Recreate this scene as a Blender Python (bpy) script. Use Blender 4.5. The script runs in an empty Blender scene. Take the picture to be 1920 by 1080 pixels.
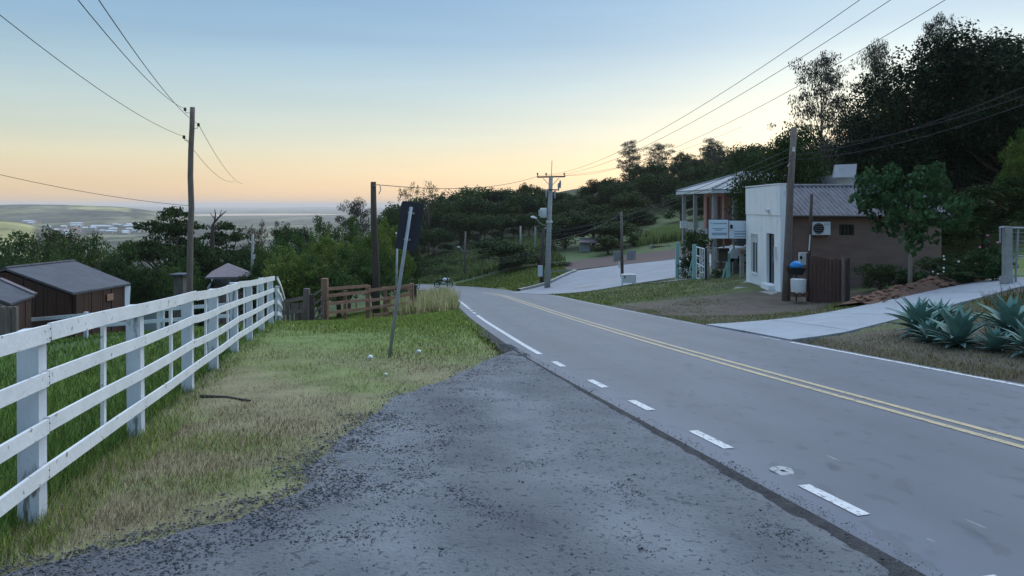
import bpy, math, random
import numpy as np
from mathutils import Vector, Matrix

# ------------------------------------------------------------------ camera, world, sun, exposure
F = 1350.0; CZ = 1.84
scene = bpy.context.scene
COL = scene.collection
cam_d = bpy.data.cameras.new("camera"); cam = bpy.data.objects.new("camera", cam_d); COL.objects.link(cam)
cam.location = (0, 0, CZ); cam.rotation_euler = (math.pi/2, 0, 0)
cam_d.sensor_width = 36; cam_d.lens = 36*F/1920; cam_d.shift_y = -155/1920
cam_d.clip_start = 0.05; cam_d.clip_end = 60000
scene.camera = cam

SUN_EL, SUN_AZ = 5.0, 30.0
world = bpy.data.worlds.new("World"); scene.world = world; world.use_nodes = True
wn = world.node_tree; wn.nodes.clear()
def wnode(t): return wn.nodes.new(t)
sky = wnode('ShaderNodeTexSky'); sky.sky_type = 'NISHITA'; sky.sun_disc = False
sky.sun_elevation = math.radians(SUN_EL); sky.sun_rotation = math.radians(SUN_AZ)
sky.air_density = 1; sky.dust_density = 1; sky.ozone_density = 3
k0 = wnode('ShaderNodeVectorMath'); k0.operation = 'SCALE'; k0.inputs['Scale'].default_value = .1
gam = wnode('ShaderNodeGamma'); gam.inputs[1].default_value = .3
tc = wnode('ShaderNodeTexCoord'); sx = wnode('ShaderNodeSeparateXYZ')
rmp = wnode('ShaderNodeValToRGB')
stops = [(0, 1.30, 1.0, .78), (.03, 1.30, 1.03, .79), (.06, 1.24, 1.06, .82), (.093, 1.10, 1.06, .92), (.155, .87, .96, .965),
         (.22, .62, .79, .94), (.27, .54, .73, .92), (.5, .62, .92, 1.25), (1, 1.05, 1.48, 1.95)]
while len(rmp.color_ramp.elements) < len(stops): rmp.color_ramp.elements.new(.5)
for e, s in zip(rmp.color_ramp.elements, stops):
    e.position = s[0]; e.color = (s[1]/2, s[2]/2, s[3]/2, 1)
mul = wnode('ShaderNodeVectorMath'); mul.operation = 'MULTIPLY'
k1 = wnode('ShaderNodeVectorMath'); k1.operation = 'SCALE'; k1.inputs['Scale'].default_value = 20.0
bg = wnode('ShaderNodeBackground'); bg.inputs[1].default_value = .1
wo = wnode('ShaderNodeOutputWorld')
L = wn.links.new
L(sky.outputs[0], k0.inputs[0]); L(k0.outputs[0], gam.inputs[0]); L(tc.outputs['Generated'], sx.inputs[0])
L(sx.outputs['Z'], rmp.inputs[0]); L(gam.outputs[0], mul.inputs[0]); L(rmp.outputs[0], mul.inputs[1])
smp = wnode('ShaderNodeMapping'); smp.inputs['Scale'].default_value = (1.2, 1.2, 16); snz = wnode('ShaderNodeTexNoise'); snz.inputs['Scale'].default_value = 2.2; snz.inputs['Detail'].default_value = 5
smr = wnode('ShaderNodeMapRange'); smr.inputs['From Min'].default_value = .3; smr.inputs['From Max'].default_value = .7; smr.inputs['To Min'].default_value = .97; smr.inputs['To Max'].default_value = 1.03
sks = wnode('ShaderNodeVectorMath'); sks.operation = 'SCALE'
L(tc.outputs['Generated'], smp.inputs[0]); L(smp.outputs[0], snz.inputs[0]); L(snz.outputs[0], smr.inputs[0]); L(mul.outputs[0], sks.inputs[0]); L(smr.outputs[0], sks.inputs['Scale'])
L(sks.outputs[0], k1.inputs[0]); L(k1.outputs[0], bg.inputs[0]); L(bg.outputs[0], wo.inputs[0])

sun_d = bpy.data.lights.new("sun", 'SUN'); sun = bpy.data.objects.new("sun", sun_d); COL.objects.link(sun)
sun_d.energy = 2.35; sun_d.angle = math.radians(95); sun_d.color = (.94, .97, 1)
_az = math.radians(SUN_AZ); _el = math.radians(52)
sun.rotation_euler = Vector((-math.sin(_az)*math.cos(_el), -math.cos(_az)*math.cos(_el), -math.sin(_el))).to_track_quat('-Z', 'Y').to_euler()
scene.view_settings.view_transform = 'Standard'; scene.view_settings.look = 'None'
scene.view_settings.exposure = 0.17; scene.view_settings.gamma = 1.0
scene.render.engine = 'CYCLES'
cy = scene.cycles
cy.use_denoising = True
cy.max_bounces = 6; cy.diffuse_bounces = 3; cy.glossy_bounces = 2; cy.transmission_bounces = 4; cy.volume_bounces = 1; cy.transparent_max_bounces = 6

# ------------------------------------------------------------------ helpers
random.seed(7); rng = np.random.default_rng(7)
def P(px, py, Y): return Vector(((px-960)/F*Y, Y, CZ-(py-385)/F*Y))
def PX(px, Y): return (px-960)/F*Y
def PZ(py, Y): return CZ-(py-385)/F*Y

def wnoise(x, y, scale, seed):
    r = np.random.default_rng(seed); out = np.zeros_like(np.asarray(x, float)); a = 1.0; tot = 0
    for o in range(4):
        for k in range(5):
            th = r.uniform(0, 2*math.pi); f = 2*math.pi/scale*(1.9**o)*r.uniform(.7, 1.4); ph = r.uniform(0, 6.3)
            out += a*np.sin((x*math.cos(th)+y*math.sin(th))*f+ph); tot += a*.5
        a *= .6
    return out/tot*.9

class MB:
    def __init__(s): s.v = []; s.f = []
    def add(s, vs, fs):
        n = len(s.v); s.v += [tuple(v) for v in vs]; s.f += [tuple(i+n for i in f) for f in fs]; return s
    def hexa(s, b, t):   # bottom 4, top 4 points, both counter-clockwise seen from above
        return s.add(list(b)+list(t), [(3,2,1,0),(4,5,6,7),(0,1,5,4),(1,2,6,5),(2,3,7,6),(3,0,4,7)])
    def box(s, c, d, rz=0):
        c = Vector(c); x, y, z = d[0]/2, d[1]/2, d[2]/2; m = Matrix.Rotation(rz, 3, 'Z')
        q = [(-x,-y),(x,-y),(x,y),(-x,y)]
        return s.hexa([c+m@Vector((a,b,-z)) for a,b in q], [c+m@Vector((a,b,z)) for a,b in q])
    def beam(s, p, q, w, h, up=(0,0,1)):   # rectangular bar p-q, w sideways, h along up
        p, q = Vector(p), Vector(q); d = (q-p).normalized(); sd = d.cross(Vector(up)).normalized(); u = sd.cross(d)
        a, b = sd*w/2, u*h/2
        vs = [p-a-b, p+a-b, p+a+b, p-a+b, q-a-b, q+a-b, q+a+b, q-a+b]
        return s.add(vs, [(0,1,2,3),(7,6,5,4),(1,0,4,5),(2,1,5,6),(3,2,6,7),(0,3,7,4)])
    def tube(s, pts, rad, n=8, cap=True):
        pts = [Vector(p) for p in pts]
        if not hasattr(rad, '__len__'): rad = [rad]*len(pts)
        rings = []
        for i, p in enumerate(pts):
            d = (pts[min(i+1, len(pts)-1)]-pts[max(i-1, 0)]).normalized()
            ref = Vector((1,0,0)) if abs(d.z) > .8 else Vector((0,0,1))
            a = d.cross(ref).normalized(); b = d.cross(a)
            rings.append([p+(a*math.cos(t)+b*math.sin(t))*rad[i] for t in [2*math.pi*k/n for k in range(n)]])
        vs = [v for r in rings for v in r]; fs = []
        for i in range(len(pts)-1):
            for k in range(n): fs.append((i*n+k, i*n+(k+1)%n, (i+1)*n+(k+1)%n, (i+1)*n+k))
        if cap: fs += [tuple(range(n))[::-1], tuple((len(pts)-1)*n+k for k in range(n))]
        return s.add(vs, fs)
    def prism(s, poly, ext):   # planar polygon extruded by a vector
        n = len(poly); e = Vector(ext); p = [Vector(v) for v in poly]
        return s.add(p+[v+e for v in p], [tuple(range(n))[::-1], tuple(range(n, 2*n))]+[(i,(i+1)%n,n+(i+1)%n,n+i) for i in range(n)])
    def build(s, name, mat, parent=None, smooth=False, origin=None):
        o0 = Vector(parent.get('_o', (0,0,0))) if parent else (Vector(origin) if origin is not None else Vector((0,0,0)))
        me = bpy.data.meshes.new(name); me.from_pydata([Vector(v)-o0 for v in s.v], [], s.f); me.update()
        import bmesh
        bm = bmesh.new(); bm.from_mesh(me); bmesh.ops.recalc_face_normals(bm, faces=bm.faces); bm.to_mesh(me); bm.free()
        return link(name, me, mat, parent, smooth, None if parent else o0)
def link(name, me, mat, parent=None, smooth=False, loc=None):
    if mat is not None and not me.materials: me.materials.append(mat)
    if smooth: me.polygons.foreach_set('use_smooth', [True]*len(me.polygons))
    o = bpy.data.objects.new(name, me); COL.objects.link(o)
    if parent:
        o.parent = parent; o['_o'] = tuple(parent.get('_o', (0,0,0)))
    if loc is not None: o.location = loc; o['_o'] = tuple(loc)
    return o
def tag(o, label=None, cat=None, group=None, kind=None):
    if label: o['label'] = label
    if cat: o['category'] = cat
    if group: o['group'] = group
    if kind: o['kind'] = kind
    return o
def thing(name, loc, label, cat, group=None):
    o = bpy.data.objects.new(name, None); COL.objects.link(o); o.location = loc; o['_o'] = tuple(loc); o.empty_display_size = .2
    return tag(o, label, cat, group)
def npmesh(name, verts, faces, col=None):
    me = bpy.data.meshes.new(name); verts = np.asarray(verts, np.float32); faces = np.asarray(faces, np.int32)
    n, k = faces.shape
    me.vertices.add(len(verts)); me.vertices.foreach_set('co', verts.ravel())
    me.loops.add(n*k); me.loops.foreach_set('vertex_index', faces.ravel())
    me.polygons.add(n); me.polygons.foreach_set('loop_start', np.arange(0, n*k, k, dtype=np.int32))
    try: me.polygons.foreach_set('loop_total', np.full(n, k, np.int32))
    except Exception: pass
    if col is not None:
        at = me.color_attributes.new('Col', 'FLOAT_COLOR', 'POINT')
        c = np.ones((len(verts), 4), np.float32); c[:, :3] = col; at.data.foreach_set('color', c.ravel())
    me.update(calc_edges=True); me.validate()
    return me

# ------------------------------------------------------------------ materials
def newmat(name):
    m = bpy.data.materials.new(name); m.use_nodes = True; return m, m.node_tree, m.node_tree.nodes['Principled BSDF']
def pm(name, c1, c2=None, scale=4, rough=.8, bump=.15, bscale=None, stretch=(1,1,1), spec=.25, attr=False, metal=0, lo=.3, hi=.7, c3=None, c3lo=.66, detail=6, c3s=2.3):
    m, nt, b = newmat(name); l = nt.links.new
    c2 = c2 or tuple(x*.72 for x in c1)
    t = nt.nodes.new('ShaderNodeTexCoord'); mp = nt.nodes.new('ShaderNodeMapping'); mp.inputs['Scale'].default_value = stretch
    l(t.outputs['Object'], mp.inputs[0])
    n = nt.nodes.new('ShaderNodeTexNoise'); n.inputs['Scale'].default_value = scale; n.inputs['Detail'].default_value = detail; n.inputs['Roughness'].default_value = .6
    l(mp.outputs[0], n.inputs[0])
    r = nt.nodes.new('ShaderNodeValToRGB'); e = r.color_ramp.elements
    e[0].position = lo; e[0].color = (*c1, 1); e[1].position = hi; e[1].color = (*c2, 1)
    l(n.outputs[0], r.inputs[0]); out = r.outputs[0]
    if c3:
        n3 = nt.nodes.new('ShaderNodeTexNoise'); n3.inputs['Scale'].default_value = scale*c3s; n3.inputs['Detail'].default_value = 8; l(mp.outputs[0], n3.inputs[0])
        r3 = nt.nodes.new('ShaderNodeValToRGB'); q = r3.color_ramp.elements; q[0].position = c3lo; q[0].color = (0,0,0,1); q[1].position = c3lo+.06; q[1].color = (1,1,1,1)
        l(n3.outputs[0], r3.inputs[0])
        mx = nt.nodes.new('ShaderNodeMix'); mx.data_type = 'RGBA'; l(r3.outputs[0], mx.inputs[0]); l(out, mx.inputs[6]); mx.inputs[7].default_value = (*c3, 1); out = mx.outputs[2]
    if attr:
        a = nt.nodes.new('ShaderNodeAttribute'); a.attribute_name = 'Col'
        mx = nt.nodes.new('ShaderNodeMix'); mx.data_type = 'RGBA'; mx.blend_type = 'MULTIPLY'; mx.inputs[0].default_value = 1
        l(a.outputs[0], mx.inputs[6]); l(out, mx.inputs[7]); out = mx.outputs[2]
    l(out, b.inputs['Base Color'])
    b.inputs['Roughness'].default_value = rough; b.inputs['Specular IOR Level'].default_value = spec; b.inputs['Metallic'].default_value = metal
    if bump:
        n2 = nt.nodes.new('ShaderNodeTexNoise'); n2.inputs['Scale'].default_value = bscale or scale*6; n2.inputs['Detail'].default_value = 8; l(mp.outputs[0], n2.inputs[0])
        bp = nt.nodes.new('ShaderNodeBump'); bp.inputs['Strength'].default_value = bump; bp.inputs['Distance'].default_value = .02
        l(n2.outputs[0], bp.inputs['Height']); l(bp.outputs[0], b.inputs['Normal'])
    return m
def leafmat(name, tr=.25):
    m, nt, b = newmat(name); l = nt.links.new
    a = nt.nodes.new('ShaderNodeAttribute'); a.attribute_name = 'Col'
    l(a.outputs[0], b.inputs['Base Color']); b.inputs['Roughness'].default_value = .7; b.inputs['Specular IOR Level'].default_value = .06
    t = nt.nodes.new('ShaderNodeBsdfTranslucent'); l(a.outputs[0], t.inputs[0])
    mx = nt.nodes.new('ShaderNodeMixShader'); mx.inputs[0].default_value = tr
    o = nt.nodes['Material Output']; l(b.outputs[0], mx.inputs[1]); l(t.outputs[0], mx.inputs[2]); l(mx.outputs[0], o.inputs[0])
    return m
W1 = (1,1,1)
MAT = dict(
    ground=pm('ground', W1, (.62,.62,.6), 1.6, .95, .6, 14, attr=True),
    asphalt=pm('asphalt', (.058,.070,.096), (.080,.093,.121), .55, .62, .14, 160, attr=True, c3=(.053,.063,.086), c3lo=.585, c3s=9, spec=.4, stretch=(1,.6,1), detail=15),
    asphalt_edge=pm('asphalt_edge', (.022,.022,.026), (.05,.05,.055), 7, .9, .8, 40),
    gravel=pm('gravel', (.086,.091,.104), (.152,.157,.170), 1.1, .95, 1.0, 34, attr=True, c3=(.066,.069,.080), c3lo=.585, detail=14, c3s=16),
    valley=pm('valley_fields', W1, (.45,.5,.42), .008, 1, 0, attr=True, stretch=(1,.5,1), c3=(.22,.27,.22), c3lo=.50, c3s=2.2, detail=10, lo=.4, hi=.6),
    scuff=pm('paint_scuff', (.20,.21,.225), (.135,.145,.165), 8, .7, .1),
    stone=pm('stone', W1, (.7,.7,.7), 9, .9, .2, attr=True),
    white_line=pm('white_line', (.60,.60,.61), (.45,.45,.47), 9, .6, .1, c3=(.17,.175,.19), c3lo=.565, c3s=3),
    worn_line=pm('worn_line', (.40,.40,.41), (.27,.27,.28), 9, .7, .1, c3=(.15,.155,.165), c3lo=.55),
    yellow_line=pm('yellow_line', (.46,.37,.225), (.35,.285,.185), 7, .65, .1, c3=(.15,.145,.14), c3lo=.57, c3s=3),
    concrete=pm('concrete', (.315,.335,.37), (.25,.268,.30), .7, .85, .15, 60, c3=(.25,.265,.285), c3lo=.60, c3s=4),
    concrete2=pm('concrete_street', (.265,.278,.308), (.215,.226,.25), .5, .85, .15, 60, c3=(.21,.22,.24), c3lo=.6, c3s=4),
    kerb=pm('kerb', (.32,.32,.31), (.22,.22,.215), 3, .9, .3),
    white_board=pm('white_painted_board', (.74,.745,.75), (.61,.615,.625), 2.5, .65, .25, 24, c3=(.24,.23,.21), c3lo=.645, c3s=5),
    white_post=pm('white_weathered_post', (.62,.64,.68), (.47,.49,.53), 3, .75, .3, 24, stretch=(1.5,1.5,.35), c3=(.20,.19,.18), c3lo=.60),
    brown_board=pm('brown_board', (.30,.175,.12), (.18,.105,.078), 4, .85, .35, 30, stretch=(1,1,3)),
    grey_wood=pm('grey_wood', (.20,.165,.145), (.11,.09,.08), 5, .9, .4, 30, stretch=(3,3,.5)),
    dark_wood=pm('dark_wood', (.085,.065,.055), (.045,.036,.032), 5, .9, .4, 30, stretch=(3,3,.5)),
    barn_wood=pm('barn_wood', (.060,.027,.019), (.032,.017,.013), 5, .9, .4, 30, stretch=(4,4,.4)),
    plank_red=pm('plank_red', (.15,.085,.07), (.095,.055,.047), 5, .9, .4, 30, stretch=(3,3,.5)),
    steel=pm('galvanised_steel', (.30,.33,.36), (.22,.24,.27), 6, .5, .05, metal=.3, spec=.5),
    sign_back=pm('sign_back', (.028,.032,.045), (.022,.025,.036), 3, .55, .03),
    pole_concrete=pm('pole_concrete', (.33,.33,.32), (.24,.24,.235), 4, .9, .2),
    wire=pm('wire', (.05,.05,.055), (.04,.04,.045), 4, .6, 0),
    black=pm('black_plastic', (.016,.016,.018), (.012,.012,.013), 4, .5, .05),
    dark_glass=pm('dark_glass', (.012,.015,.018), (.02,.024,.028), 2, .12, 0, spec=.5),
    white_metal=pm('white_metal', (.72,.73,.74), (.64,.65,.66), 5, .45, .03),
    light_box=pm('light_grey_box', (.55,.58,.58), (.47,.50,.50), 5, .5, .03),
    white_wall=pm('white_wall', (.80,.82,.83), (.70,.72,.74), 1.1, .85, .12, 30, c3=(.56,.58,.58), c3lo=.64, c3s=3, stretch=(1.6,1.6,.5)),
    brown_wall=pm('brown_wall', (.24,.158,.132), (.18,.118,.10), 1.4, .9, .35, 22, stretch=(1,1,3)),
    roof_fibre=pm('fibre_cement_roof', (.19,.18,.20), (.10,.095,.11), 2.2, .85, .2, 20, stretch=(3,.6,1)),
    roof_grey=pm('grey_roof', (.30,.31,.33), (.22,.23,.25), 2, .7, .1, 20),
    roof_slate=pm('slate_roof', (.080,.084,.102), (.046,.049,.062), 1.6, .75, .2, 20, c3=(.42,.44,.47), c3lo=.745),
    roof_mauve=pm('mauve_roof', (.20,.16,.17), (.15,.12,.13), 2, .85, .2, 20),
    pink_wall=pm('pink_wall', (.40,.23,.205), (.33,.19,.17), 1.5, .85, .1, 20),
    deep_red=pm('deep_red_door', (.07,.018,.018), (.05,.014,.014), 3, .5, .05),
    turquoise=pm('turquoise_paint', (.30,.52,.50), (.24,.44,.43), 5, .7, .1, c3=(.30,.30,.28), c3lo=.68),
    sign_white=pm('sign_white', (.62,.70,.78), (.58,.66,.75), 3, .4, .02),
    print_blue=pm('print_blue', (.28,.36,.46), (.24,.32,.42), 9, .5, 0),
    car_paint=pm('car_paint', (.72,.73,.74), (.68,.69,.70), 3, .25, 0, spec=.5),
    rubber=pm('rubber', (.018,.018,.018), (.012,.012,.012), 9, .8, .1),
    red_light=pm('tail_lamp', (.25,.015,.012), (.2,.012,.01), 9, .3, 0),
    blue_bag=pm('blue_bag', (.03,.26,.62), (.02,.20,.52), 7, .35, .5, 12),
    clay=pm('clay_bank', (.16,.085,.06), (.085,.055,.042), 3, .95, .8, 18),
    clay_stone=pm('clay_stone', (.24,.12,.08), (.14,.08,.06), 6, .95, .4, 24),
    red_lot=pm('red_gravel', (.115,.078,.072), (.075,.055,.053), 1.2, .95, .5, 16),
    bark=pm('bark', (.13,.105,.085), (.07,.056,.047), 4, .95, .7, 18, stretch=(2,2,.4)),
    pale_bark=pm('pale_bark', (.30,.26,.22), (.17,.14,.12), 3, .9, .4, 14, stretch=(2,2,.4)),
    leaf=leafmat('leaf', .22), leaf_dark=leafmat('leaf_dense', .1), grass=leafmat('grass_blade', .3),
    agave=pm('agave_leaf', (.15,.27,.24), (.10,.20,.175), 3, .55, .03, spec=.3),
    rose_white=pm('white_petals', (.8,.8,.78), (.7,.7,.68), 9, .7, 0), rose_pink=pm('pink_petals', (.62,.24,.28), (.5,.18,.22), 9, .7, 0),
    house_white=pm('far_house_wall', (.42,.41,.40), (.33,.33,.33), .2, .9, 0), roof_red=pm('far_house_roof', (.33,.20,.16), (.25,.16,.13), .2, .9, 0),
    roof_pale=pm('far_metal_roof', (.50,.52,.55), (.38,.41,.44), .2, .6, 0),
)
_m, _nt, _b = newmat('lake_water'); _b.inputs['Base Color'].default_value = (.25,.27,.3,1); _b.inputs['Metallic'].default_value = .6; _b.inputs['Roughness'].default_value = .12; _b.inputs['Specular IOR Level'].default_value = .9; MAT['water'] = _m

# ------------------------------------------------------------------ road course (camera stands at 0,0 on the gravel)
cl = [(9.5,-12,2.66),(6.6,0,1.84),(5.37,5.27,1.47),(4.26,10,1.14),(3.126,14.9,.79),(2.34,19.8,.37),(1.66,24,.03),(.23,35,-.93),(-.62,41,-1.45),
      (-2.3,57,-3.2),(-3.4,63,-3.85),(-5.8,70,-4.6),(-9.5,76,-5.2),(-14.5,81,-5.7),(-21,85,-6.2),(-30,88,-6.8),(-42,90,-7.6)]
cl = [(x, y, z0) for (x, y, _), z0 in zip(cl, [.84,0,-.35,-.70,-1.05,-1.47,-1.81,-2.77,-3.28,-5.06,-5.62,-6.25,-6.8,-7.25,-7.7,-8.3,-9.0])]
def catmull(pts, n):
    p = [np.array(q, float) for q in pts]; p = [2*p[0]-p[1]]+p+[2*p[-1]-p[-2]]; out = []
    for i in range(1, len(p)-2):
        for k in range(n):
            t = k/n; a, b, c, d = p[i-1], p[i], p[i+1], p[i+2]
            out.append(.5*((2*b)+(-a+c)*t+(2*a-5*b+4*c-d)*t*t+(-a+3*b-3*c+d)*t**3))
    out.append(p[-2]); return np.array(out)
RC = catmull(cl, 40)
def resample(c, step):
    s = np.concatenate([[0], np.cumsum(np.linalg.norm(np.diff(c[:, :2], axis=0), axis=1))]); q = np.arange(0, s[-1], step)
    return np.stack([np.interp(q, s, c[:, k]) for k in range(3)], 1), q
RC, RS = resample(RC, .35)
for k in range(3):   # light smoothing
    z = RC[:, k]; zz = np.convolve(np.pad(z, 6, mode='reflect', reflect_type='odd'), np.ones(13)/13, 'valid'); RC[:, k] = zz
tan = np.gradient(RC[:, :2], axis=0); tan /= np.linalg.norm(tan, axis=1)[:, None]
NRM = np.stack([tan[:, 1], -tan[:, 0]], 1)     # to the right of the course
S_OF_Y = lambda y: float(np.interp(y, RC[:250, 1], RS[:250]))
HW = 2.75
def road_pt(s, o):
    c = [np.interp(s, RS, RC[:, k]) for k in range(3)]; n = [np.interp(s, RS, NRM[:, k]) for k in range(2)]
    return (c[0]+n[0]*o, c[1]+n[1]*o, c[2]-abs(o)*.006)
def road_strip(name, s0, s1, o0, o1, dz, mat, parent=None, step=.35, nx=1, skirt=0):
    ss = np.linspace(s0, s1, max(2, int((s1-s0)/step)+1)); v = []; f = []
    for s in ss:
        for k in range(nx+1):
            p = road_pt(s, o0+(o1-o0)*k/nx); v.append((p[0], p[1], p[2]+dz))
    m = nx+1
    for i in range(len(ss)-1):
        for k in range(nx): f.append((i*m+k, i*m+k+1, (i+1)*m+k+1, (i+1)*m+k))
    if skirt:
        n0 = len(v)
        for i in range(len(ss)):
            for k in (0, nx):
                p = v[i*m+k]; v.append((p[0], p[1], p[2]-skirt))
        for i in range(len(ss)-1):
            f.append((i*m, (i+1)*m, n0+2*i+2, n0+2*i)); f.append((i*m+nx, n0+2*i+1, n0+2*i+3, (i+1)*m+nx))
    b = MB(); b.v = v; b.f = f
    o = b.build(name, mat, parent)
    if nx > 6:
        n_ = len(o.data.vertices); w_ = np.ones((n_, 4)); off = np.array([o0+(o1-o0)*k/nx for k in range(nx+1)]); lane = np.zeros(nx+1)
        for c_ in (-2.05, -.75, .75, 2.05): lane += np.exp(-((off-c_)/.34)**2)
        for i in range(len(ss)):
            wob = 1+.10*float(wnoise(np.array([ss[i]]), np.array([0.]), 9, 71)[0]); row = 1.12-.20*lane*wob-.10*(np.exp(-((off-1.4)/.2)**2)+np.exp(-((off+1.4)/.2)**2))+.05*wnoise(off, off*0+ss[i], 1.7, 72)+np.clip(np.abs(off)-2.55, 0, 1)*.35
            w_[i*(nx+1):(i+1)*(nx+1), :3] = row[:, None]
        at = o.data.color_attributes.new('Col', 'FLOAT_COLOR', 'POINT'); at.data.foreach_set('color', w_.astype(np.float32).ravel())
    return o
def road_lr(y):   # x of the left/right painted edges at depth y (near part)
    s = S_OF_Y(y); return road_pt(s, -HW)[0], road_pt(s, HW)[0]

# ------------------------------------------------------------------ terrain height: thin-plate spline through control points
ctrl = []
for s in np.arange(0, RS[-1], 4.0):
    for o in (-3.6, 0, 3.3): ctrl.append(road_pt(s, o))
def plane(y): return np.interp(y, RC[:250, 1], RC[:250, 2])
for y in (-8, -3, 2, 6, 10, 14, 18, 21):
    for x in (-.225*y-2.3, -.225*y-.4, -.225*y-5.0):
        ctrl.append((x, y, plane(y)-(.30 if x < -.225*y-4 else .05)))
def cp(px, py, Y): v = P(px, py, Y); ctrl.append((v.x, v.y, v.z))
def cw(x, y, zrel): ctrl.append((x, y, zrel+CZ))
for a in [(-12,8,-2.9),(-15,15,-3.9),(-19,30,-5.4),(-25,20,-5.6),(-30,5,-5.2),(-40,30,-9),(-15,45,-8),(-30,60,-12),(-60,60,-18),(-60,0,-11),(-12,60,-9.6),(-22,100,-15),
          (-60,120,-28),(-110,100,-38),(-110,0,-25),(-30,-12,-3.5),(-110,-12,-24),(-140,150,-48),(-10.2,32,-5.55),(-8,26,-4.3),(-4,29,-4.45),(-6.3,25,-4.1),
          (20,22,-1.9),(20,12,-1.6),(40,20,.5),(30,0,0),(30,-12,.6),(60,-12,3),(60,10,3),(9.2,13,-2.46),(9.3,17,-2.71),(13.2,19,-2.46),(15.2,22,-2.36),(14.2,25,-2.87),(10.7,22.5,-3.08),
          (10.8,26,-3.56),(10.6,29,-3.5),(11.2,34,-3.6),(17.5,29,-2.9),(17,35,-3.1),(10.1,37,-3.84),(9.5,42,-4.36),(6.8,27,-3.7),(8.2,24,-3.64),(5.6,40,-4.83),(14,46,-4.2),
          (20,48,-2.4),(30,35,.5),(40,60,0),(60,100,3.5),(60,140,6),(60,40,4),(60,200,9),(0,220,-2),(-60,200,-30),(-140,260,-52),(0,300,0),(80,300,10),(-60,320,-36),
          (140,0,10),(140,120,14),(140,320,16),(0,420,0),(-140,420,-55),(80,420,10),(140,420,16)]: cw(*a)
for a in [(1130,543,46),(1180,533,47.5),(1265,521,49),(1170,497,68),(1265,487,68),(1062,511,68),(1026,535,62),(975,546,59),(1170,487,78),(1260,472,80),(1110,482,85),(1230,440,100),
          (1230,400,140),(1000,530,64),(950,532,67),(960,500,80),(860,500,100),(900,470,120),(800,470,130),(1000,440,130),(1000,420,150),(850,430,170),(840,529,90),(1350,470,75)]: cp(*a)
C = np.array(ctrl, float)
def tps_U(r2): return np.where(r2 > 1e-9, .5*r2*np.log(np.maximum(r2, 1e-9)), 0)
_n = len(C); _K = tps_U(((C[:, None, :2]-C[None, :, :2])**2).sum(-1)) + np.eye(_n)*2.0
_Pm = np.hstack([np.ones((_n, 1)), C[:, :2]]); _A = np.zeros((_n+3, _n+3)); _A[:_n, :_n] = _K; _A[:_n, _n:] = _Pm; _A[_n:, :_n] = _Pm.T
_w = np.linalg.solve(_A, np.concatenate([C[:, 2], [0, 0, 0]]))
def gz(x, y):
    x = np.atleast_1d(np.asarray(x, float)); y = np.atleast_1d(np.asarray(y, float)); out = np.empty(len(x))
    for i in range(0, len(x), 20000):
        xs, ys = x[i:i+20000], y[i:i+20000]
        U = tps_U((xs[:, None]-C[None, :, 0])**2+(ys[:, None]-C[None, :, 1])**2)
        out[i:i+20000] = U@_w[:_n]+_w[_n]+_w[_n+1]*xs+_w[_n+2]*ys
    return out
def g(x, y): return float(gz(x, y)[0])
def GP(px, Y): x = PX(px, Y); return Vector((x, Y, g(x, Y)))

def inpoly(x, y, poly):
    r = np.zeros(len(x), bool); n = len(poly)
    for i in range(n):
        x0, y0 = poly[i]; x1, y1 = poly[(i+1) % n]
        if y0 == y1: continue
        c = (y0 > y) != (y1 > y); r ^= c & (x < (x1-x0)*(y-y0)/(y1-y0)+x0)
    return r
def road_dist(x, y):   # signed lateral offset from the road centre line (near approx.)
    d = np.full(len(x), 1e9); sg = np.zeros(len(x)); q = RC[::3]
    nq = NRM[::3]
    for i in range(0, len(x), 20000):
        dx = x[i:i+20000, None]-q[None, :, 0]; dy = y[i:i+20000, None]-q[None, :, 1]; D = dx*dx+dy*dy; k = D.argmin(1); a = np.arange(len(k))
        d[i:i+20000] = np.sqrt(D[a, k]); sg[i:i+20000] = dx[a, k]*nq[k, 0]+dy[a, k]*nq[k, 1]
    return sg, d

GL_Y = [-12,-8,0,3,4.28,4.6,4.87,5.05,5.7,6.2,7.75,9.72,11,12.6,13.8,14.8]
GL_X = [-1.6,-1.7,-2.0,-2.6,-3.04,-2.59,-2.27,-1.95,-1.75,-1.84,-1.78,-1.58,-1.06,-.55,-.2,.1]
def gravel_left(y): return np.interp(y, GL_Y, GL_X)+wnoise(y, y*0, 1.3, 5)*.10

# polygons (x, y) of the driveway, the side street and the red lot
DRIVE = [(4.95+0.35,19.7),(6.0,15.5),(7.4,16.05),(9.5,17.4),(12.0,19.2),(14.4,20.6),(17.6,21.9),(16.4,24.4),(14.2,23.4),(12.3,22.4),(10.2,21.3),(8.0,20.3)]
SIDE = [(1.65,43.0),(3.4,43.3),(5.8,46),(7.9,47.3),(11.0,49),(16,53.5),(24,59),(24,73),(15.4,68.5),(10.6,68.2),(6.2,68),(5.2,65.6),(3.4,62.5),(1.0,60.3),(.4,58.5),(.0,56),(.2,52)]
LOT = [(5.3,69.5),(10.6,68.7),(15.4,69),(24,73.6),(24,84),(17,82),(11.5,83.5),(8,82),(5.5,78)]

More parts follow.
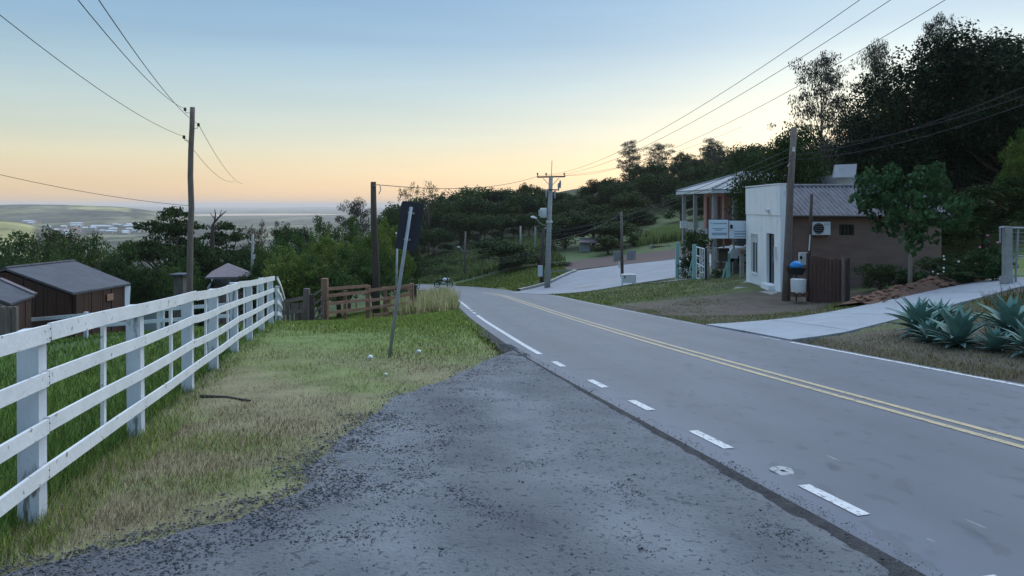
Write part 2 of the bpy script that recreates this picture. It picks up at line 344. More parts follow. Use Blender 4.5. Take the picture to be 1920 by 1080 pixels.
gx = np.concatenate([np.linspace(-140,-30,28)[:-1], np.linspace(-30,-8,46)[:-1], np.linspace(-8,12,101)[:-1], np.linspace(12,32,51)[:-1], np.linspace(32,140,28)])
gy = np.concatenate([np.linspace(-12,2,12)[:-1], np.linspace(2,20,91)[:-1], np.linspace(20,64,111)[:-1], np.linspace(64,130,70)[:-1], np.linspace(130,420,50)])
XX, YY = np.meshgrid(gx, gy); xf, yf = XX.ravel(), YY.ravel(); zf = gz(xf, yf)
sg, rd = road_dist(xf, yf)
zf = zf+np.where(rd > 5, wnoise(xf, yf, 9, 3)*.06+wnoise(xf, yf, 2.2, 4)*.015, 0)*np.clip((rd-4)/4, 0, 1)
onroad = rd < 3.5
zroad = np.interp(np.clip(yf, RC[0,1], 60), RC[:250, 1], RC[:250, 2])
zf = np.where(onroad, zf-.16, zf)
far = yf > 58
cover = inpoly(xf, yf, DRIVE) | inpoly(xf, yf, SIDE) | inpoly(xf, yf, LOT)
zf = np.where(cover, zf-.10, zf)
def terrain_colour(x, y, sg, rd):
    n1 = (wnoise(x, y, 3.0, 11)+1)/2; n2 = (wnoise(x, y, 12, 12)+1)/2; n3 = (wnoise(x, y, .9, 13)+1)/2
    c = np.zeros((len(x), 3))
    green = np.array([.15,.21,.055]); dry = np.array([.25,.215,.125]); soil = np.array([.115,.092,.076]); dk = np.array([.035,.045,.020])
    lawn = green+(dry-green)*np.clip((n1*1.2+n3*.5-.55), 0, 1)[:, None]*.6
    c[:] = lawn
    fence_x = -.225*y-2.3
    left_verge = (sg < 0) & (x > fence_x) & (y < 22)
    dw = np.clip(1.4-np.abs((y-8.0)/5.5), 0, 1)*np.clip(n1*1.3, .2, 1)
    c = np.where(left_verge[:, None], green+(dry-green)*np.clip(dw+.15, 0, .95)[:, None], c)
    pad = (x <= fence_x) & (y < 40); c = np.where(pad[:, None], np.array([.07,.125,.032])+(dry-green)*(n1*.25)[:, None], c)
    right = (sg > 0) & (y < 60) & (rd < 16)
    sw = np.clip(n2*1.1+n3*.4-.25, 0, 1)
    sw = np.where((y > 19) & (y < 30) & (rd < 11.5), np.clip(1.25-np.abs(y-25)/8+n3*.3, 0, 1), sw)
    sw = np.where((y > 30) & (y < 44), np.clip(n1*.9-.25, 0, 1), sw)
    sw = np.where(y < 16, np.clip(.75+n3*.3, 0, 1), sw)
    c = np.where(right[:, None], np.array([.10,.13,.045])+(soil-np.array([.10,.13,.045]))*sw[:, None], c)
    back = y > 66
    c = np.where(back[:, None], np.array([.075,.125,.045])+(np.array([.115,.135,.06])-np.array([.075,.125,.045]))*n2[:, None], c)
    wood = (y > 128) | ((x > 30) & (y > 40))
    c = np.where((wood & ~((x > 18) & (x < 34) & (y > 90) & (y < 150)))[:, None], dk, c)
    return np.clip(c, .01, 1)
tcol = terrain_colour(xf, yf, sg, rd)
nx_, ny_ = len(gx), len(gy)
ii = np.arange((ny_-1)*nx_).reshape(ny_-1, nx_)[:, :-1].ravel()
tf = np.stack([ii, ii+1, ii+nx_+1, ii+nx_], 1)
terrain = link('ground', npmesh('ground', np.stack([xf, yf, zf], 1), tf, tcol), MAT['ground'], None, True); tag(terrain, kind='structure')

road = road_strip('road', 0, RS[-1]-.5, -HW-.36, HW+.16, 0, MAT['asphalt'], None, nx=34, skirt=.12); tag(road, kind='structure')
b = MB()   # crumbled dark edge of the asphalt sloping down to the gravel
ss = np.arange(0, S_OF_Y(34), .12)
for i, s in enumerate(ss):
    w = .24+.09*float(wnoise(np.array([s]), np.array([0.]), 1.1, 8)[0])
    a0 = road_pt(s, -HW-.33); a1 = road_pt(s, -HW-.36-w*.5); a2 = road_pt(s, -HW-.36-w)
    b.v += [(a0[0],a0[1],a0[2]+.006),(a1[0],a1[1],a1[2]+.004),(a2[0],a2[1],a2[2]+.012)]
    if i: k = 3*i; b.f += [(k-3,k-2,k+1,k),(k-2,k-1,k+2,k+1)]
b.build('asphalt_edge', MAT['asphalt_edge'], road)
# painted lines
def s_at(y, o):   # course length at which the point offset by o lies at depth y
    s = S_OF_Y(y)
    for _ in range(4): s += (y-road_pt(s, o)[1])/.97
    return s
def line(name, y0, y1, o, w, mat): return road_strip(name, max(.2, s_at(y0, o)), s_at(y1, o), o-w/2, o+w/2, .005, mat, road)
def left_y(py):   # depth of a pixel row on the near road plane
    ys = np.linspace(2.5, 40, 2000); zz = np.array([np.interp(t, RC[:250,1], RC[:250,2]) for t in ys]); rows = 385+F*(CZ-zz)/ys
    return float(np.interp(-py, -rows, ys))
line('edge_line', left_y(659), 24.6, -HW, .11, MAT['white_line']); line('edge_line', 29.2, 42, -HW, .11, MAT['white_line'])
for y in (25.4, 26.8, 28.1): line('edge_dash', y, y+.7, -HW, .11, MAT['white_line'])
for r0, r1 in ((681,672),(719,705),(760,742),(829,797),(951,896),(1150,1062)): line('edge_dash', left_y(r0), left_y(r1), -HW, .11, MAT['white_line'])
for o in (-.115, .115): line('center_line', -11, 57, o, .10, MAT['yellow_line'])
line('edge_line', -9, 15.2, HW, .10, MAT['white_line']); line('edge_line', 15.6, 16.4, HW, .08, MAT['worn_line'])
line('edge_line', 19.9, 20.9, HW, .08, MAT['worn_line']); line('edge_line', 21.6, 22.6, HW, .08, MAT['worn_line']); line('edge_line', 23.8, 41.5, HW, .10, MAT['worn_line'])
b = MB(); c0 = road_pt(s_at(left_y(872), -HW), -HW+.06); ang = np.linspace(0, 2*math.pi, 15)[:-1]
for r in (.095, .022):
    b.v += [(c0[0]+math.cos(t)*r*(1+.15*math.sin(3*t)), c0[1]+math.sin(t)*r*1.3, c0[2]+.006) for t in ang]
b.f = [(k, (k+1)%14, 14+(k+1)%14, 14+k) for k in range(14)]; b.build('paint_mark', MAT['worn_line'], road)

# gravel shoulder
ys = np.concatenate([np.linspace(-12, 2, 30)[:-1], np.linspace(2, 14.75, 170)]); NXG = 46; v = []; f = []
for y in ys:
    lft = float(gravel_left(np.array([y]))[0]); s = S_OF_Y(y); rgt = road_pt(s, -HW-.53)[0]
    lft = min(lft, rgt-.02)
    for k in range(NXG): v.append((lft+(rgt-lft)*k/(NXG-1), y))
v = np.array(v); vz = gz(v[:, 0], v[:, 1])+.02+wnoise(v[:, 0], v[:, 1], .8, 21)*.010+wnoise(v[:, 0], v[:, 1], .25, 22)*.006
vz = vz.reshape(len(ys), NXG); vz[:, 0] -= .04; vz[:, -1] -= .05; vz[:, -2] -= .02; vz = vz.ravel()
ii = np.arange((len(ys)-1)*NXG).reshape(len(ys)-1, NXG)[:, :-1].ravel()
gs_, _gd = road_dist(v[:, 0], v[:, 1]); go = -gs_-HW-.5+wnoise(v[:, 1], v[:, 1]*0, 6, 81)*.12
gw = 1.10+.20*np.exp(-((go-1.15)/.34)**2)+.18*np.exp(-((go-2.75)/.38)**2)-.12*np.exp(-((go-1.95)/.3)**2)-.22*np.clip((go-3.6)/1.2, 0, 1)+wnoise(v[:, 0], v[:, 1], 1.6, 82)*.10
gravel = link('gravel_shoulder', npmesh('gravel_shoulder', np.column_stack([v, vz]), np.stack([ii, ii+1, ii+NXG+1, ii+NXG], 1), np.repeat(gw[:, None], 3, axis=1)), MAT['gravel'], None, True); tag(gravel, kind='structure')

def pave(name, poly, dz, mat, step, thick=.14):
    import bmesh
    bm = bmesh.new(); vs = []
    pts = []
    for i in range(len(poly)):   # densify the outline
        a, c = Vector(poly[i]), Vector(poly[(i+1) % len(poly)]); n = max(1, int((c-a).length/step))
        pts += [a+(c-a)*k/n for k in range(n)]
    fx = bm.faces.new([bm.verts.new((p.x, p.y, 0)) for p in pts])
    xs = [p.x for p in pts]; yl = [p.y for p in pts]
    for k in np.arange(min(xs), max(xs), step)[1:]:
        bmesh.ops.bisect_plane(bm, geom=bm.verts[:]+bm.edges[:]+bm.faces[:], plane_co=(k,0,0), plane_no=(1,0,0))
    for k in np.arange(min(yl), max(yl), step)[1:]:
        bmesh.ops.bisect_plane(bm, geom=bm.verts[:]+bm.edges[:]+bm.faces[:], plane_co=(0,k,0), plane_no=(0,1,0))
    co = np.array([v.co[:] for v in bm.verts]); z = gz(co[:, 0], co[:, 1])
    for v, zz in zip(bm.verts, z): v.co.z = zz+dz
    r = bmesh.ops.extrude_edge_only(bm, edges=[e for e in bm.edges if e.is_boundary])
    for v in [q for q in r['geom'] if isinstance(q, bmesh.types.BMVert)]: v.co.z -= thick
    bmesh.ops.recalc_face_normals(bm, faces=bm.faces)
    me = bpy.data.meshes.new(name); bm.to_mesh(me); bm.free()
    return tag(link(name, me, mat), kind='structure')
drive = pave('driveway', DRIVE, .03, MAT['concrete'], .7)
side = pave('side_street', SIDE, .03, MAT['concrete2'], 1.2)
lot = pave('red_gravel_lot', LOT, .02, MAT['red_lot'], 1.5)
b = MB(); kp = [(.55,59.6),(1.1,61.0),(3.5,63.1),(5.2,66.1),(5.9,67.6),(5.0,69.6),(3.2,72)]
kq = catmull([(x, y, 0) for x, y in kp], 6); kt = np.gradient(kq[:, :2], axis=0); kt /= np.linalg.norm(kt, axis=1)[:, None]
for i, (p, q) in enumerate(zip(kq, kt)):
    nx2, ny2 = q[1]*.15, -q[0]*.15; zk = g(p[0], p[1])
    b.v += [(p[0]-nx2,p[1]-ny2,zk-.1),(p[0]-nx2,p[1]-ny2,zk+.2),(p[0]+nx2,p[1]+ny2,zk+.2),(p[0]+nx2*1.2,p[1]+ny2*1.2,zk-.1)]
    if i: k = 4*i; b.f += [(k-4+m, k-3+m, k+1+m, k+m) for m in range(3)]
tag(b.build('kerb', MAT['kerb']), kind='structure')
b = MB(); c0 = GP(1097, 55.5); ang = np.linspace(0, 2*math.pi, 21)[:-1]   # dark patch on the side street
b.v = [(c0.x+math.cos(t)*1.0, c0.y+math.sin(t)*1.9, g(c0.x+math.cos(t)*1.0, c0.y+math.sin(t)*1.9)+.045) for t in ang]; b.f = [tuple(range(20))]
b.build('patch', MAT['kerb'], side)
b = MB()
path = [P(1215,537,44), P(1265,529,42), P(1310,521,40.5), P(1322,519,40), P(1318,524,39), P(1262,534,41), P(1222,541,43)]
pth = pave('footpath', [(p.x, p.y) for p in path], .03, MAT['kerb'], .6)
ap = [GP(1372,31.2), GP(1412,30.0), GP(1452,28.2), GP(1462,29.2), GP(1425,32.4), GP(1398,34.4)]
apron = pave('shop_apron', [(p.x, p.y) for p in ap], .03, MAT['kerb'], .6)

# ------------------------------------------------------------------ valley, lake, far town
pxs = np.linspace(-420, 1500, 150); rr = np.geomspace(150, 22000, 150)
RR, PXS = np.meshgrid(rr, pxs); RR = RR.ravel(); PXS = PXS.ravel(); U = (PXS-960)/F
DX, DY = RR*U, RR
base = -60+CZ+0*RR
ytop = np.interp(PXS, [-420,0,60,130,230,280,340,430], [380,384,383,384,388,395,404,420])
zt = CZ-(ytop-385)/F*2600
ridge = np.maximum(zt-base, 0)*np.exp(-((RR-2600)/np.where(RR < 2600, 750, 500))**2)
yt2 = np.interp(PXS, [-420,0,40,75,110,150], [395,412,418,427,440,470]); zt2 = CZ-(yt2-385)/F*900
ridge2 = np.maximum(zt2-base, 0)*np.exp(-((RR-900)/260)**2)
mt = np.interp(PXS, [-420,0,120,250,400,520,590,640,700,1500], [60,62,50,38,16,14,34,20,10,30])*np.exp(-((RR-15000)/3500)**2)*1.0
hz = base+np.maximum(ridge, ridge2)+mt+np.where(RR < 8000, wnoise(DX, DY, 900, 31)*3.0*np.clip((4200-RR)/2000, 0, 1), 0)
hz = np.where(RR < 400, np.minimum(hz, -75), hz)
n = len(rr); ii = np.arange((len(pxs)-1)*n).reshape(len(pxs)-1, n)[:, :-1].ravel()
fld = (wnoise(DX/1.0, DY*.45, 420, 32)+1)/2; fl2 = (wnoise(DX, DY*.45, 170, 33)+1)/2
vc = np.array([.075,.078,.062])+np.clip(fld*2.2-1.0, 0, 1)[:, None]*np.array([.30,.25,.12])+np.clip(fl2*2.2-1.1, 0, 1)[:, None]*np.array([.10,.11,.05])
crest = ((np.abs(RR-2450) < 260) & (PXS > 125) & (PXS < 240)) | ((np.abs(RR-850) < 170) & (PXS < 66))
vc = np.where(crest[:, None], np.array([.46,.39,.17]), vc)
valley = link('valley', npmesh('valley', np.stack([DX, DY, hz], 1), np.stack([ii, ii+n, ii+n+1, ii+1], 1), vc), MAT['valley'], None, True); tag(valley, kind='structure')
b = MB(); lk = [(330,404.5),(400,405.0),(470,404.2),(560,403.8),(620,402.8),(660,402),(600,400.8),(520,400.4),(430,400.8),(370,401.8)]
pts = []
for px, py in lk:
    Y = (60-1.2)/((py-385)/F); pts.append(((px-960)/F*Y, Y, -60+CZ+1.2))
b.v = pts; b.f = [tuple(range(len(pts)))]; tag(b.build('lake', MAT['water']), kind='structure')
def valley_z(px, r):
    i = abs(pxs-px).argmin(); j = abs(rr-r).argmin(); return hz.reshape(len(pxs), n)[i, j]
random.seed(3)
for k in range(46):   # far town
    if k < 9: px, r = random.uniform(48, 75), random.uniform(1650, 1750)
    else: px, r = random.uniform(85, 262), random.uniform(1350, 1720)
    z = valley_z(px, r)-1.5; x = (px-960)/F*r; a = random.uniform(-.5, .5); big = k % 9 == 0
    w, d, h = (26, 15, 6.5) if big else (random.uniform(9, 14), random.uniform(8, 11), random.uniform(4, 6.5))
    t = thing('town_house', (x, r, z), 'white building with a metal roof in the distant town below the hills' if big else 'tiny pale house in the distant town below the hills', 'house', 'large roofs of the distant town' if big else 'houses of the distant town')
    MB().box((x, r, z+h/2), (w, d, h), a).build('wall', MAT['house_white'], t)
    m = Matrix.Rotation(a, 3, 'Z'); rb = MB(); q = [m@Vector(v_) for v_ in ((-w/2-.6,-d/2-.6,0),(w/2+.6,-d/2-.6,0),(w/2+.6,d/2+.6,0),(-w/2-.6,d/2+.6,0),(-w/2-.6,0,2.6),(w/2+.6,0,2.6))]
    rb.add([Vector((x, r, z+h+.01))+v_ for v_ in q], [(0,1,5,4),(2,3,4,5),(0,4,3),(1,2,5),(3,2,1,0)]); rb.build('roof', MAT['roof_pale'] if big or k % 3 else MAT['roof_red'], t)

# ------------------------------------------------------------------ haze
hb = MB().box((-2000, 9000, 0), (44000, 27000, 2), 0)
hb.v = [(v_[0], v_[1]-2000, -82.0 if v_[2] < 0 else 44.0) for v_ in hb.v]
hm = bpy.data.materials.new('haze_air'); hm.use_nodes = True; hm.node_tree.nodes.clear()
pv = hm.node_tree.nodes.new('ShaderNodeVolumePrincipled'); pv.inputs['Color'].default_value = (1,.90,.86,1); pv.inputs['Density'].default_value = 1.3e-4
ho = hm.node_tree.nodes.new('ShaderNodeOutputMaterial'); hm.node_tree.links.new(pv.outputs[0], ho.inputs['Volume'])
tag(hb.build('haze', hm), kind='stuff')

# ------------------------------------------------------------------ vegetation prototypes
def leaves(seed, clumps, n, size, cols, droop=0, aspect=.62, cvar=.3):
    r = np.random.default_rng(seed); cl_ = np.array(clumps, float); w = cl_[:, 3]*cl_[:, 4]; w = w/w.sum()
    idx = r.choice(len(cl_), n, p=w); d = r.normal(size=(n, 3)); d /= np.linalg.norm(d, axis=1)[:, None]
    rad = r.uniform(.25, 1, n)**.5
    c = cl_[idx, :3]+d*rad[:, None]*cl_[idx, 3:6]
    nrm = d+r.normal(size=(n, 3))*.7; nrm[:, 2] += .08; nrm /= np.linalg.norm(nrm, axis=1)[:, None]
    t = np.cross(nrm, r.normal(size=(n, 3))); t /= np.linalg.norm(t, axis=1)[:, None]; t[:, 2] -= droop; t /= np.linalg.norm(t, axis=1)[:, None]
    bt = np.cross(nrm, t); sz = size*r.uniform(.55, 1.3, n)[:, None]
    v = np.stack([c-t*sz*.5, c+bt*sz*.5*aspect, c+t*sz*.5, c-bt*sz*.5*aspect], 1).reshape(-1, 3)
    cc = np.array(cols, float); pal = cc[r.integers(0, len(cc), len(cl_))][idx]*(1-.35)+cc[r.integers(0, len(cc), n)]*.35
    pal = pal*r.uniform(1-cvar, 1+cvar, n)[:, None]
    return v, np.repeat(pal, 4, axis=0)
def leafmesh(name, seed, clumps, n, size, cols, **kw):
    v, c = leaves(seed, clumps, n, size, cols, **kw); f = np.arange(len(v)).reshape(-1, 4)
    return npmesh(name, v, f, c)
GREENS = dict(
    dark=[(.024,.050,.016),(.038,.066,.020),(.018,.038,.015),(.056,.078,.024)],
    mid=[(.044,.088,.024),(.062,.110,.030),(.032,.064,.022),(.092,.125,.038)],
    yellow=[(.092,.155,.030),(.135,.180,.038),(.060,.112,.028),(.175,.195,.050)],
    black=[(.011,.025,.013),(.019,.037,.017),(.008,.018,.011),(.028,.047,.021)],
    olive=[(.052,.070,.026),(.066,.080,.030),(.040,.056,.022)],
    brown=[(.105,.070,.048),(.085,.060,.045),(.075,.065,.042)],
    blue=[(.034,.076,.030),(.056,.112,.042),(.020,.048,.022)],
    euc=[(.060,.066,.050),(.075,.075,.055),(.045,.055,.042)])
def limb(b, p, q, r0, r1, n=6, wig=.06):
    p, q = Vector(p), Vector(q); L_ = (q-p).length
    m1 = p.lerp(q, .35)+Vector((random.uniform(-1,1), random.uniform(-1,1), random.uniform(-.2,.6)))*wig*L_
    m2 = p.lerp(q, .7)+Vector((random.uniform(-1,1), random.uniform(-1,1), random.uniform(-.2,.6)))*wig*L_
    b.tube([p, m1, m2, q], [r0, r0*.72+r1*.28, r0*.4+r1*.6, r1], n, True)
PROTO = {}
def proto(name, kind, seed, nclump, nleaf, leaf, pal, crown=(.28, 1.0), lobes=9, mat='leaf', bark='bark', droop=.0, trunk_r=.028, fat=1.0):
    """unit tree: 1 high, about 1 wide; leaf sizes in unit heights"""
    random.seed(seed); r = np.random.default_rng(seed); cl_ = []; z0, z1 = crown; tb = MB(); ends = []
    if kind == 'round':
        mains = [(0, 0, (z0+z1)/2+.05, .26)]
        for k in range(lobes):
            a = 2.4*k+r.uniform(-.4,.4); h = r.uniform(.15, .85); rad = .30*math.sin(math.pi*min(.95, h*.8+.2))+.05
            mains.append((math.cos(a)*rad, math.sin(a)*rad, z0+(z1-z0)*h*.85+.03, r.uniform(.13, .22)))
        for mx_, my_, mz_, mr in mains:
            ends.append((mx_, my_, mz_))
            for j in range(max(3, int(nclump*mr*mr/sum(m[3]**2 for m in mains)))):
                d = r.normal(size=3); d /= np.linalg.norm(d); q = mr*r.uniform(.5, 1.0); cr = r.uniform(.035, .075)*fat
                cl_.append((mx_+d[0]*q, my_+d[1]*q, min(z1-.03, max(z0*.75, mz_+d[2]*q*.9)), cr*1.15, cr*1.15, cr*.95))
    elif kind == 'flat':
        for k in range(lobes):
            a = 2.4*k; rad = r.uniform(.08, .42) if k else 0; zz = z0+(z1-z0)*(1-rad*1.1)*r.uniform(.55, 1)
            ends.append((math.cos(a)*rad, math.sin(a)*rad, zz-.04))
            for j in range(nclump//lobes):
                an = r.uniform(0, 6.3); q = r.uniform(0, .17); cr = r.uniform(.03, .06)
                cl_.append((math.cos(a)*rad+math.cos(an)*q, math.sin(a)*rad+math.sin(an)*q, zz+r.uniform(-.025, .03)-q*.15, cr*1.5, cr*1.5, cr*.5))
    elif kind == 'tall':
        for k in range(lobes):
            h = z0+(z1-z0)*(k+.5)/lobes; rad = .40*(math.sin(math.pi*min(1, .12+.88*(k+.5)/lobes))**.7)*r.uniform(.55, 1.05); a = 2.4*k
            e = (math.cos(a)*rad*.8, math.sin(a)*rad*.8, h); ends.append(e)
            for j in range(nclump//lobes):
                d = r.normal(size=3)*.55; cr = r.uniform(.022, .048)
                cl_.append((e[0]*r.uniform(.3,1.1)+d[0]*.14, e[1]*r.uniform(.3,1.1)+d[1]*.14, h+d[2]*.055, cr*1.9, cr*1.9, cr*.9))
    elif kind == 'shrub':
        for j in range(nclump):
            d = r.normal(size=3); d /= np.linalg.norm(d); q = r.uniform(.4, 1); cr = r.uniform(.06, .13)
            cl_.append((d[0]*q*.42, d[1]*q*.42, .42+d[2]*q*.42+r.uniform(-.05,.1), cr, cr, cr*.8))
            if j < 6: ends.append(cl_[-1][:3])
    ar = np.array(cl_); zt_ = (ar[:, 2]+ar[:, 5]).max(); rt_ = np.percentile(np.hypot(ar[:, 0], ar[:, 1])+ar[:, 3]*.6, 96)*2
    cl_ = [(c[0]/rt_, c[1]/rt_, c[2]/zt_, c[3]/rt_, c[4]/rt_, c[5]/zt_) for c in cl_]; ends = [(e[0]/rt_, e[1]/rt_, e[2]/zt_) for e in ends]
    top = max(.45, z0+(z1-z0)*.5) if kind != 'tall' else .93
    bend = (r.uniform(-.03,.03), r.uniform(-.03,.03)); wz = 1 if kind != 'shrub' else .3
    tb.tube([(0,0,-.06),(bend[0]*.3,bend[1]*.3,top*.3),(bend[0],bend[1],top*.7),(0,0,top)], [trunk_r*1.25, trunk_r, trunk_r*.75, trunk_r*.3], 7)
    for e in ends:
        h = min(e[2]*.8, top*.95)*(.55 if kind in ('round','shrub') and name != 'fig' else .82)
        limb(tb, (bend[0]*.5, bend[1]*.5, max(.05, h)), e, trunk_r*.5, trunk_r*.12, 5)
    lm = leafmesh('crown', seed, cl_, nleaf, leaf, GREENS[pal], droop=droop); lm.materials.append(MAT[mat])
    me = bpy.data.meshes.new('trunk'); me.from_pydata(tb.v, [], tb.f); me.materials.append(MAT[bark]); me.update()
    me.polygons.foreach_set('use_smooth', [True]*len(me.polygons))
    PROTO[name] = (me, lm)
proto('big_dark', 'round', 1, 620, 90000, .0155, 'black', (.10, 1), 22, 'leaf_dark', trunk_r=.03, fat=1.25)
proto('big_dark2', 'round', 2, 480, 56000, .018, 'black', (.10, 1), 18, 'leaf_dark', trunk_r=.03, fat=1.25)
proto('tree_full', 'round', 42, 380, 34000, .020, 'dark', (.12, 1), 16, 'leaf', fat=1.2)
proto('round_mid', 'round', 3, 240, 13000, .026, 'mid', (.2, 1), 11)
proto('round_yel', 'round', 4, 240, 15000, .024, 'yellow', (.12, 1), 12)
proto('round_dk', 'round', 5, 300, 22000, .0215, 'dark', (.18, 1), 11, 'leaf_dark')
proto('round_dk2', 'round', 6, 300, 22000, .0215, 'dark', (.15, 1), 9, 'leaf_dark')
proto('round_ol', 'round', 7, 300, 22000, .0215, 'olive', (.2, 1), 10)
proto('round_br', 'round', 8, 120, 4500, .026, 'brown', (.25, 1), 9)
proto('far_dk', 'round', 25, 120, 7000, .044, 'dark', (.08, 1), 9, 'leaf_dark', fat=1.75)
proto('far_dk2', 'round', 26, 110, 7000, .046, 'dark', (.08, 1), 7, 'leaf_dark', fat=1.8)
proto('far_ol', 'round', 27, 110, 6500, .044, 'olive', (.08, 1), 8, 'leaf_dark', fat=1.75)
proto('far_mid', 'round', 28, 110, 6500, .044, 'mid', (.08, 1), 8, 'leaf_dark', fat=1.75)
proto('airy', 'round', 9, 70, 1500, .026, 'olive', (.35, 1), 9, trunk_r=.018)
proto('flat_top', 'flat', 10, 170, 9000, .026, 'dark', (.4, 1), 13, 'leaf_dark', trunk_r=.03)
proto('euc', 'tall', 11, 210, 15000, .019, 'euc', (.30, 1), 15, 'leaf', 'pale_bark', .6, .014)
proto('euc2', 'tall', 12, 180, 12000, .020, 'euc', (.34, 1), 12, 'leaf', 'pale_bark', .6, .014)
proto('fig', 'round', 13, 190, 5600, .046, 'blue', (.38, 1), 14, 'leaf', 'pale_bark', .5, .017)
proto('shrub_dk', 'shrub', 14, 60, 3200, .05, 'dark', (.1, 1), 6)
proto('shrub_mid', 'shrub', 15, 60, 3200, .05, 'mid', (.1, 1), 6)
proto('shrub_ol', 'shrub', 16, 60, 2800, .05, 'olive', (.1, 1), 6)
proto('hedge', 'shrub', 17, 70, 4000, .06, 'blue', (.05, 1), 6)
def tree(pname, px, ptop, Y, wpx, name, label, group=None, cat='tree', rot=None, sink=0):
    b0 = GP(px, Y); H = PZ(ptop, Y)-b0.z+sink; W = wpx/F*Y
    t = thing(name, (b0.x, b0.y, b0.z-sink), label, cat, group); t.scale = (W, W, H); t.rotation_euler[2] = random.uniform(0, 6.28) if rot is None else rot
    for me, nm in zip(PROTO[pname], ('trunk', 'crown')):
        o = bpy.data.objects.new(nm, me); COL.objects.link(o); o.parent = t
    return t
random.seed(21)
T = tree
ORD = 'first second third fourth fifth sixth seventh eighth ninth tenth eleventh twelfth thirteenth fourteenth fifteenth sixteenth seventeenth eighteenth nineteenth twentieth'.split()
def ordinal(vals, v): return ORD[sorted(vals).index(v)]
# --- behind the barn on the left
for a in [('round_mid',-30,434,62,190),('round_mid',48,428,66,180),('round_ol',120,420,72,170),('round_mid',185,432,64,150),('round_mid',235,446,58,120),('round_dk',20,478,50,150),('round_mid',110,474,52,150),('round_dk2',190,482,50,150),('round_dk',258,488,46,120)]:
    T(*a, 'broadleaf_tree', 'rounded tree behind the dark barn, '+{-30:'at the left picture edge',48:'second of the taller back row',120:'olive one with the highest top below the town',185:'fourth of the back row near the barn ridge end',235:'last of the back row before the flat-topped tree',20:'dark low one above the lean-to',110:'green low one above the middle of the barn roof',190:'dark low one above the barn ridge end',258:'dark low one right of the barn roof'}[a[1]], 'trees behind the barn')
T('round_yel',64,474,40,34,'sapling','small pale sapling with thin trunk standing behind the barn roof',cat='tree')
T('flat_top',322,386,62,205,'flat_topped_tree','dark flat-topped tree behind the wooden utility pole beside the white fence')
T('flat_top',424,414,66,150,'flat_topped_tree','lower dark flat-topped tree with a bare branch, right of the tallest flat-topped one')
for a in [('round_dk2',330,452,52,190),('round_dk',410,462,54,150),('round_dk',470,455,58,130),('round_mid',345,478,44,130),('round_dk2',285,500,42,120)]:
    T(*a, 'broadleaf_tree', 'dark tree in the thicket below the flat-topped trees, '+{330:'broad one behind the crooked pole',410:'one below the bare forked branches',470:'rightmost, behind the thin lamp pole',345:'greener low one at the crooked pole',285:'leftmost low one next to the barn'}[a[1]], 'thicket below the flat-topped trees')
T('round_br',481,410,80,66,'broadleaf_tree','reddish brown tree crown showing above the thicket left of the corral')
T('round_dk',545,413,76,84,'broadleaf_tree','dark rounded tree on the skyline above the distant town, left of the valley view end')
T('round_mid',600,400,66,90,'broadleaf_tree','tall green tree rising above the big bush behind the brown corral')
T('round_yel',612,432,40,150,'broadleaf_tree','bright yellow-green tree top of the big bush behind the brown corral')
T('round_yel',560,458,36,170,'broadleaf_tree','large green bushy tree just left behind the tall corral post')
T('round_mid',636,462,35,150,'broadleaf_tree','green bushy tree behind the middle rails of the brown corral')
T('round_dk',505,482,40,120,'broadleaf_tree','dark bushy tree behind the far end of the white fence')
T('round_mid',556,424,46,150,'broadleaf_tree','full green tree between the tall bush and the thicket left of the corral')
T('round_yel',690,418,40,120,'broadleaf_tree','light green tree crown directly behind the bare dark pole')
T('round_mid',522,446,43,110,'broadleaf_tree','green tree above the far end of the white fence, left of the big bush')
T('euc',668,368,66,84,'airy_tree','tall airy tree on the skyline just left of the bare wooden pole')
T('round_mid',655,402,52,110,'broadleaf_tree','green tree behind the bare wooden pole by the corral, left one')
T('round_yel',727,404,42,96,'broadleaf_tree','light green tree between the wooden pole and the leaning road sign')
T('round_dk',745,392,62,90,'broadleaf_tree','dark tree right behind the leaning road sign plate')
T('round_mid',700,452,36,80,'broadleaf_tree','low green tree behind the wooden pole and corral')
T('shrub_mid',742,505,34,60,'shrub','green shrub behind the right end of the brown corral',cat='shrub')
# --- wooded hill
for a in [('airy',762,338,120,60),('airy',803,336,125,60)]:
    T(*a, 'airy_tree', 'thin nearly bare tree on the skyline above the sign, '+('left' if a[1] < 790 else 'right')+' of two', 'bare trees on the skyline')
sk = [(742,378),(780,366),(820,372),(856,356),(890,346),(925,352),(958,350),(990,340),(1022,352),(1058,356),(1090,350),(1122,334),(1155,325),(1200,305),(1240,300),(1285,292),(1330,268),(1360,285),(1400,262)]
pr = ['far_dk','far_ol','far_dk2','far_dk','far_mid','far_dk2']
for k, (px, py) in enumerate(sk):
    T(pr[k%6], px+random.uniform(-6,6), py+random.uniform(-3,4), 160+random.uniform(-12,12), random.uniform(66,96), 'woodland_tree', ordinal([s_[0] for s_ in sk], px)+' from the left of the dark crowns along the wooded hill skyline', 'trees of the wooded hill skyline')
for k in range(44):
    px = 755+k*15+random.uniform(-10,10); sky_y = np.interp(px, [s[0] for s in sk], [s[1] for s in sk]); row = k%3
    Y = (142, 128, 116)[row]+random.uniform(-5,5)
    if (1185 < px < 1275 and row > 0) or (row == 2 and px < 1015): continue
    T(pr[(k*5+row)%6], px, sky_y+(22, 48, 72)[row]+random.uniform(-8,8), Y, random.uniform(58,90), 'woodland_tree', 'dark tree massed on the slope of the wooded hill below its skyline', 'trees on the wooded hill slope')
T('euc2',1181,262,172,60,'eucalyptus_tree','feathery tall tree on the ridge, leftmost of the hill eucalyptus')
T('euc',1236,266,176,66,'eucalyptus_tree','pale feathery tall tree on the ridge, second of the hill eucalyptus')
T('round_ol',1282,282,170,60,'woodland_tree','small-headed tree on the ridge between the tall feathery trees')
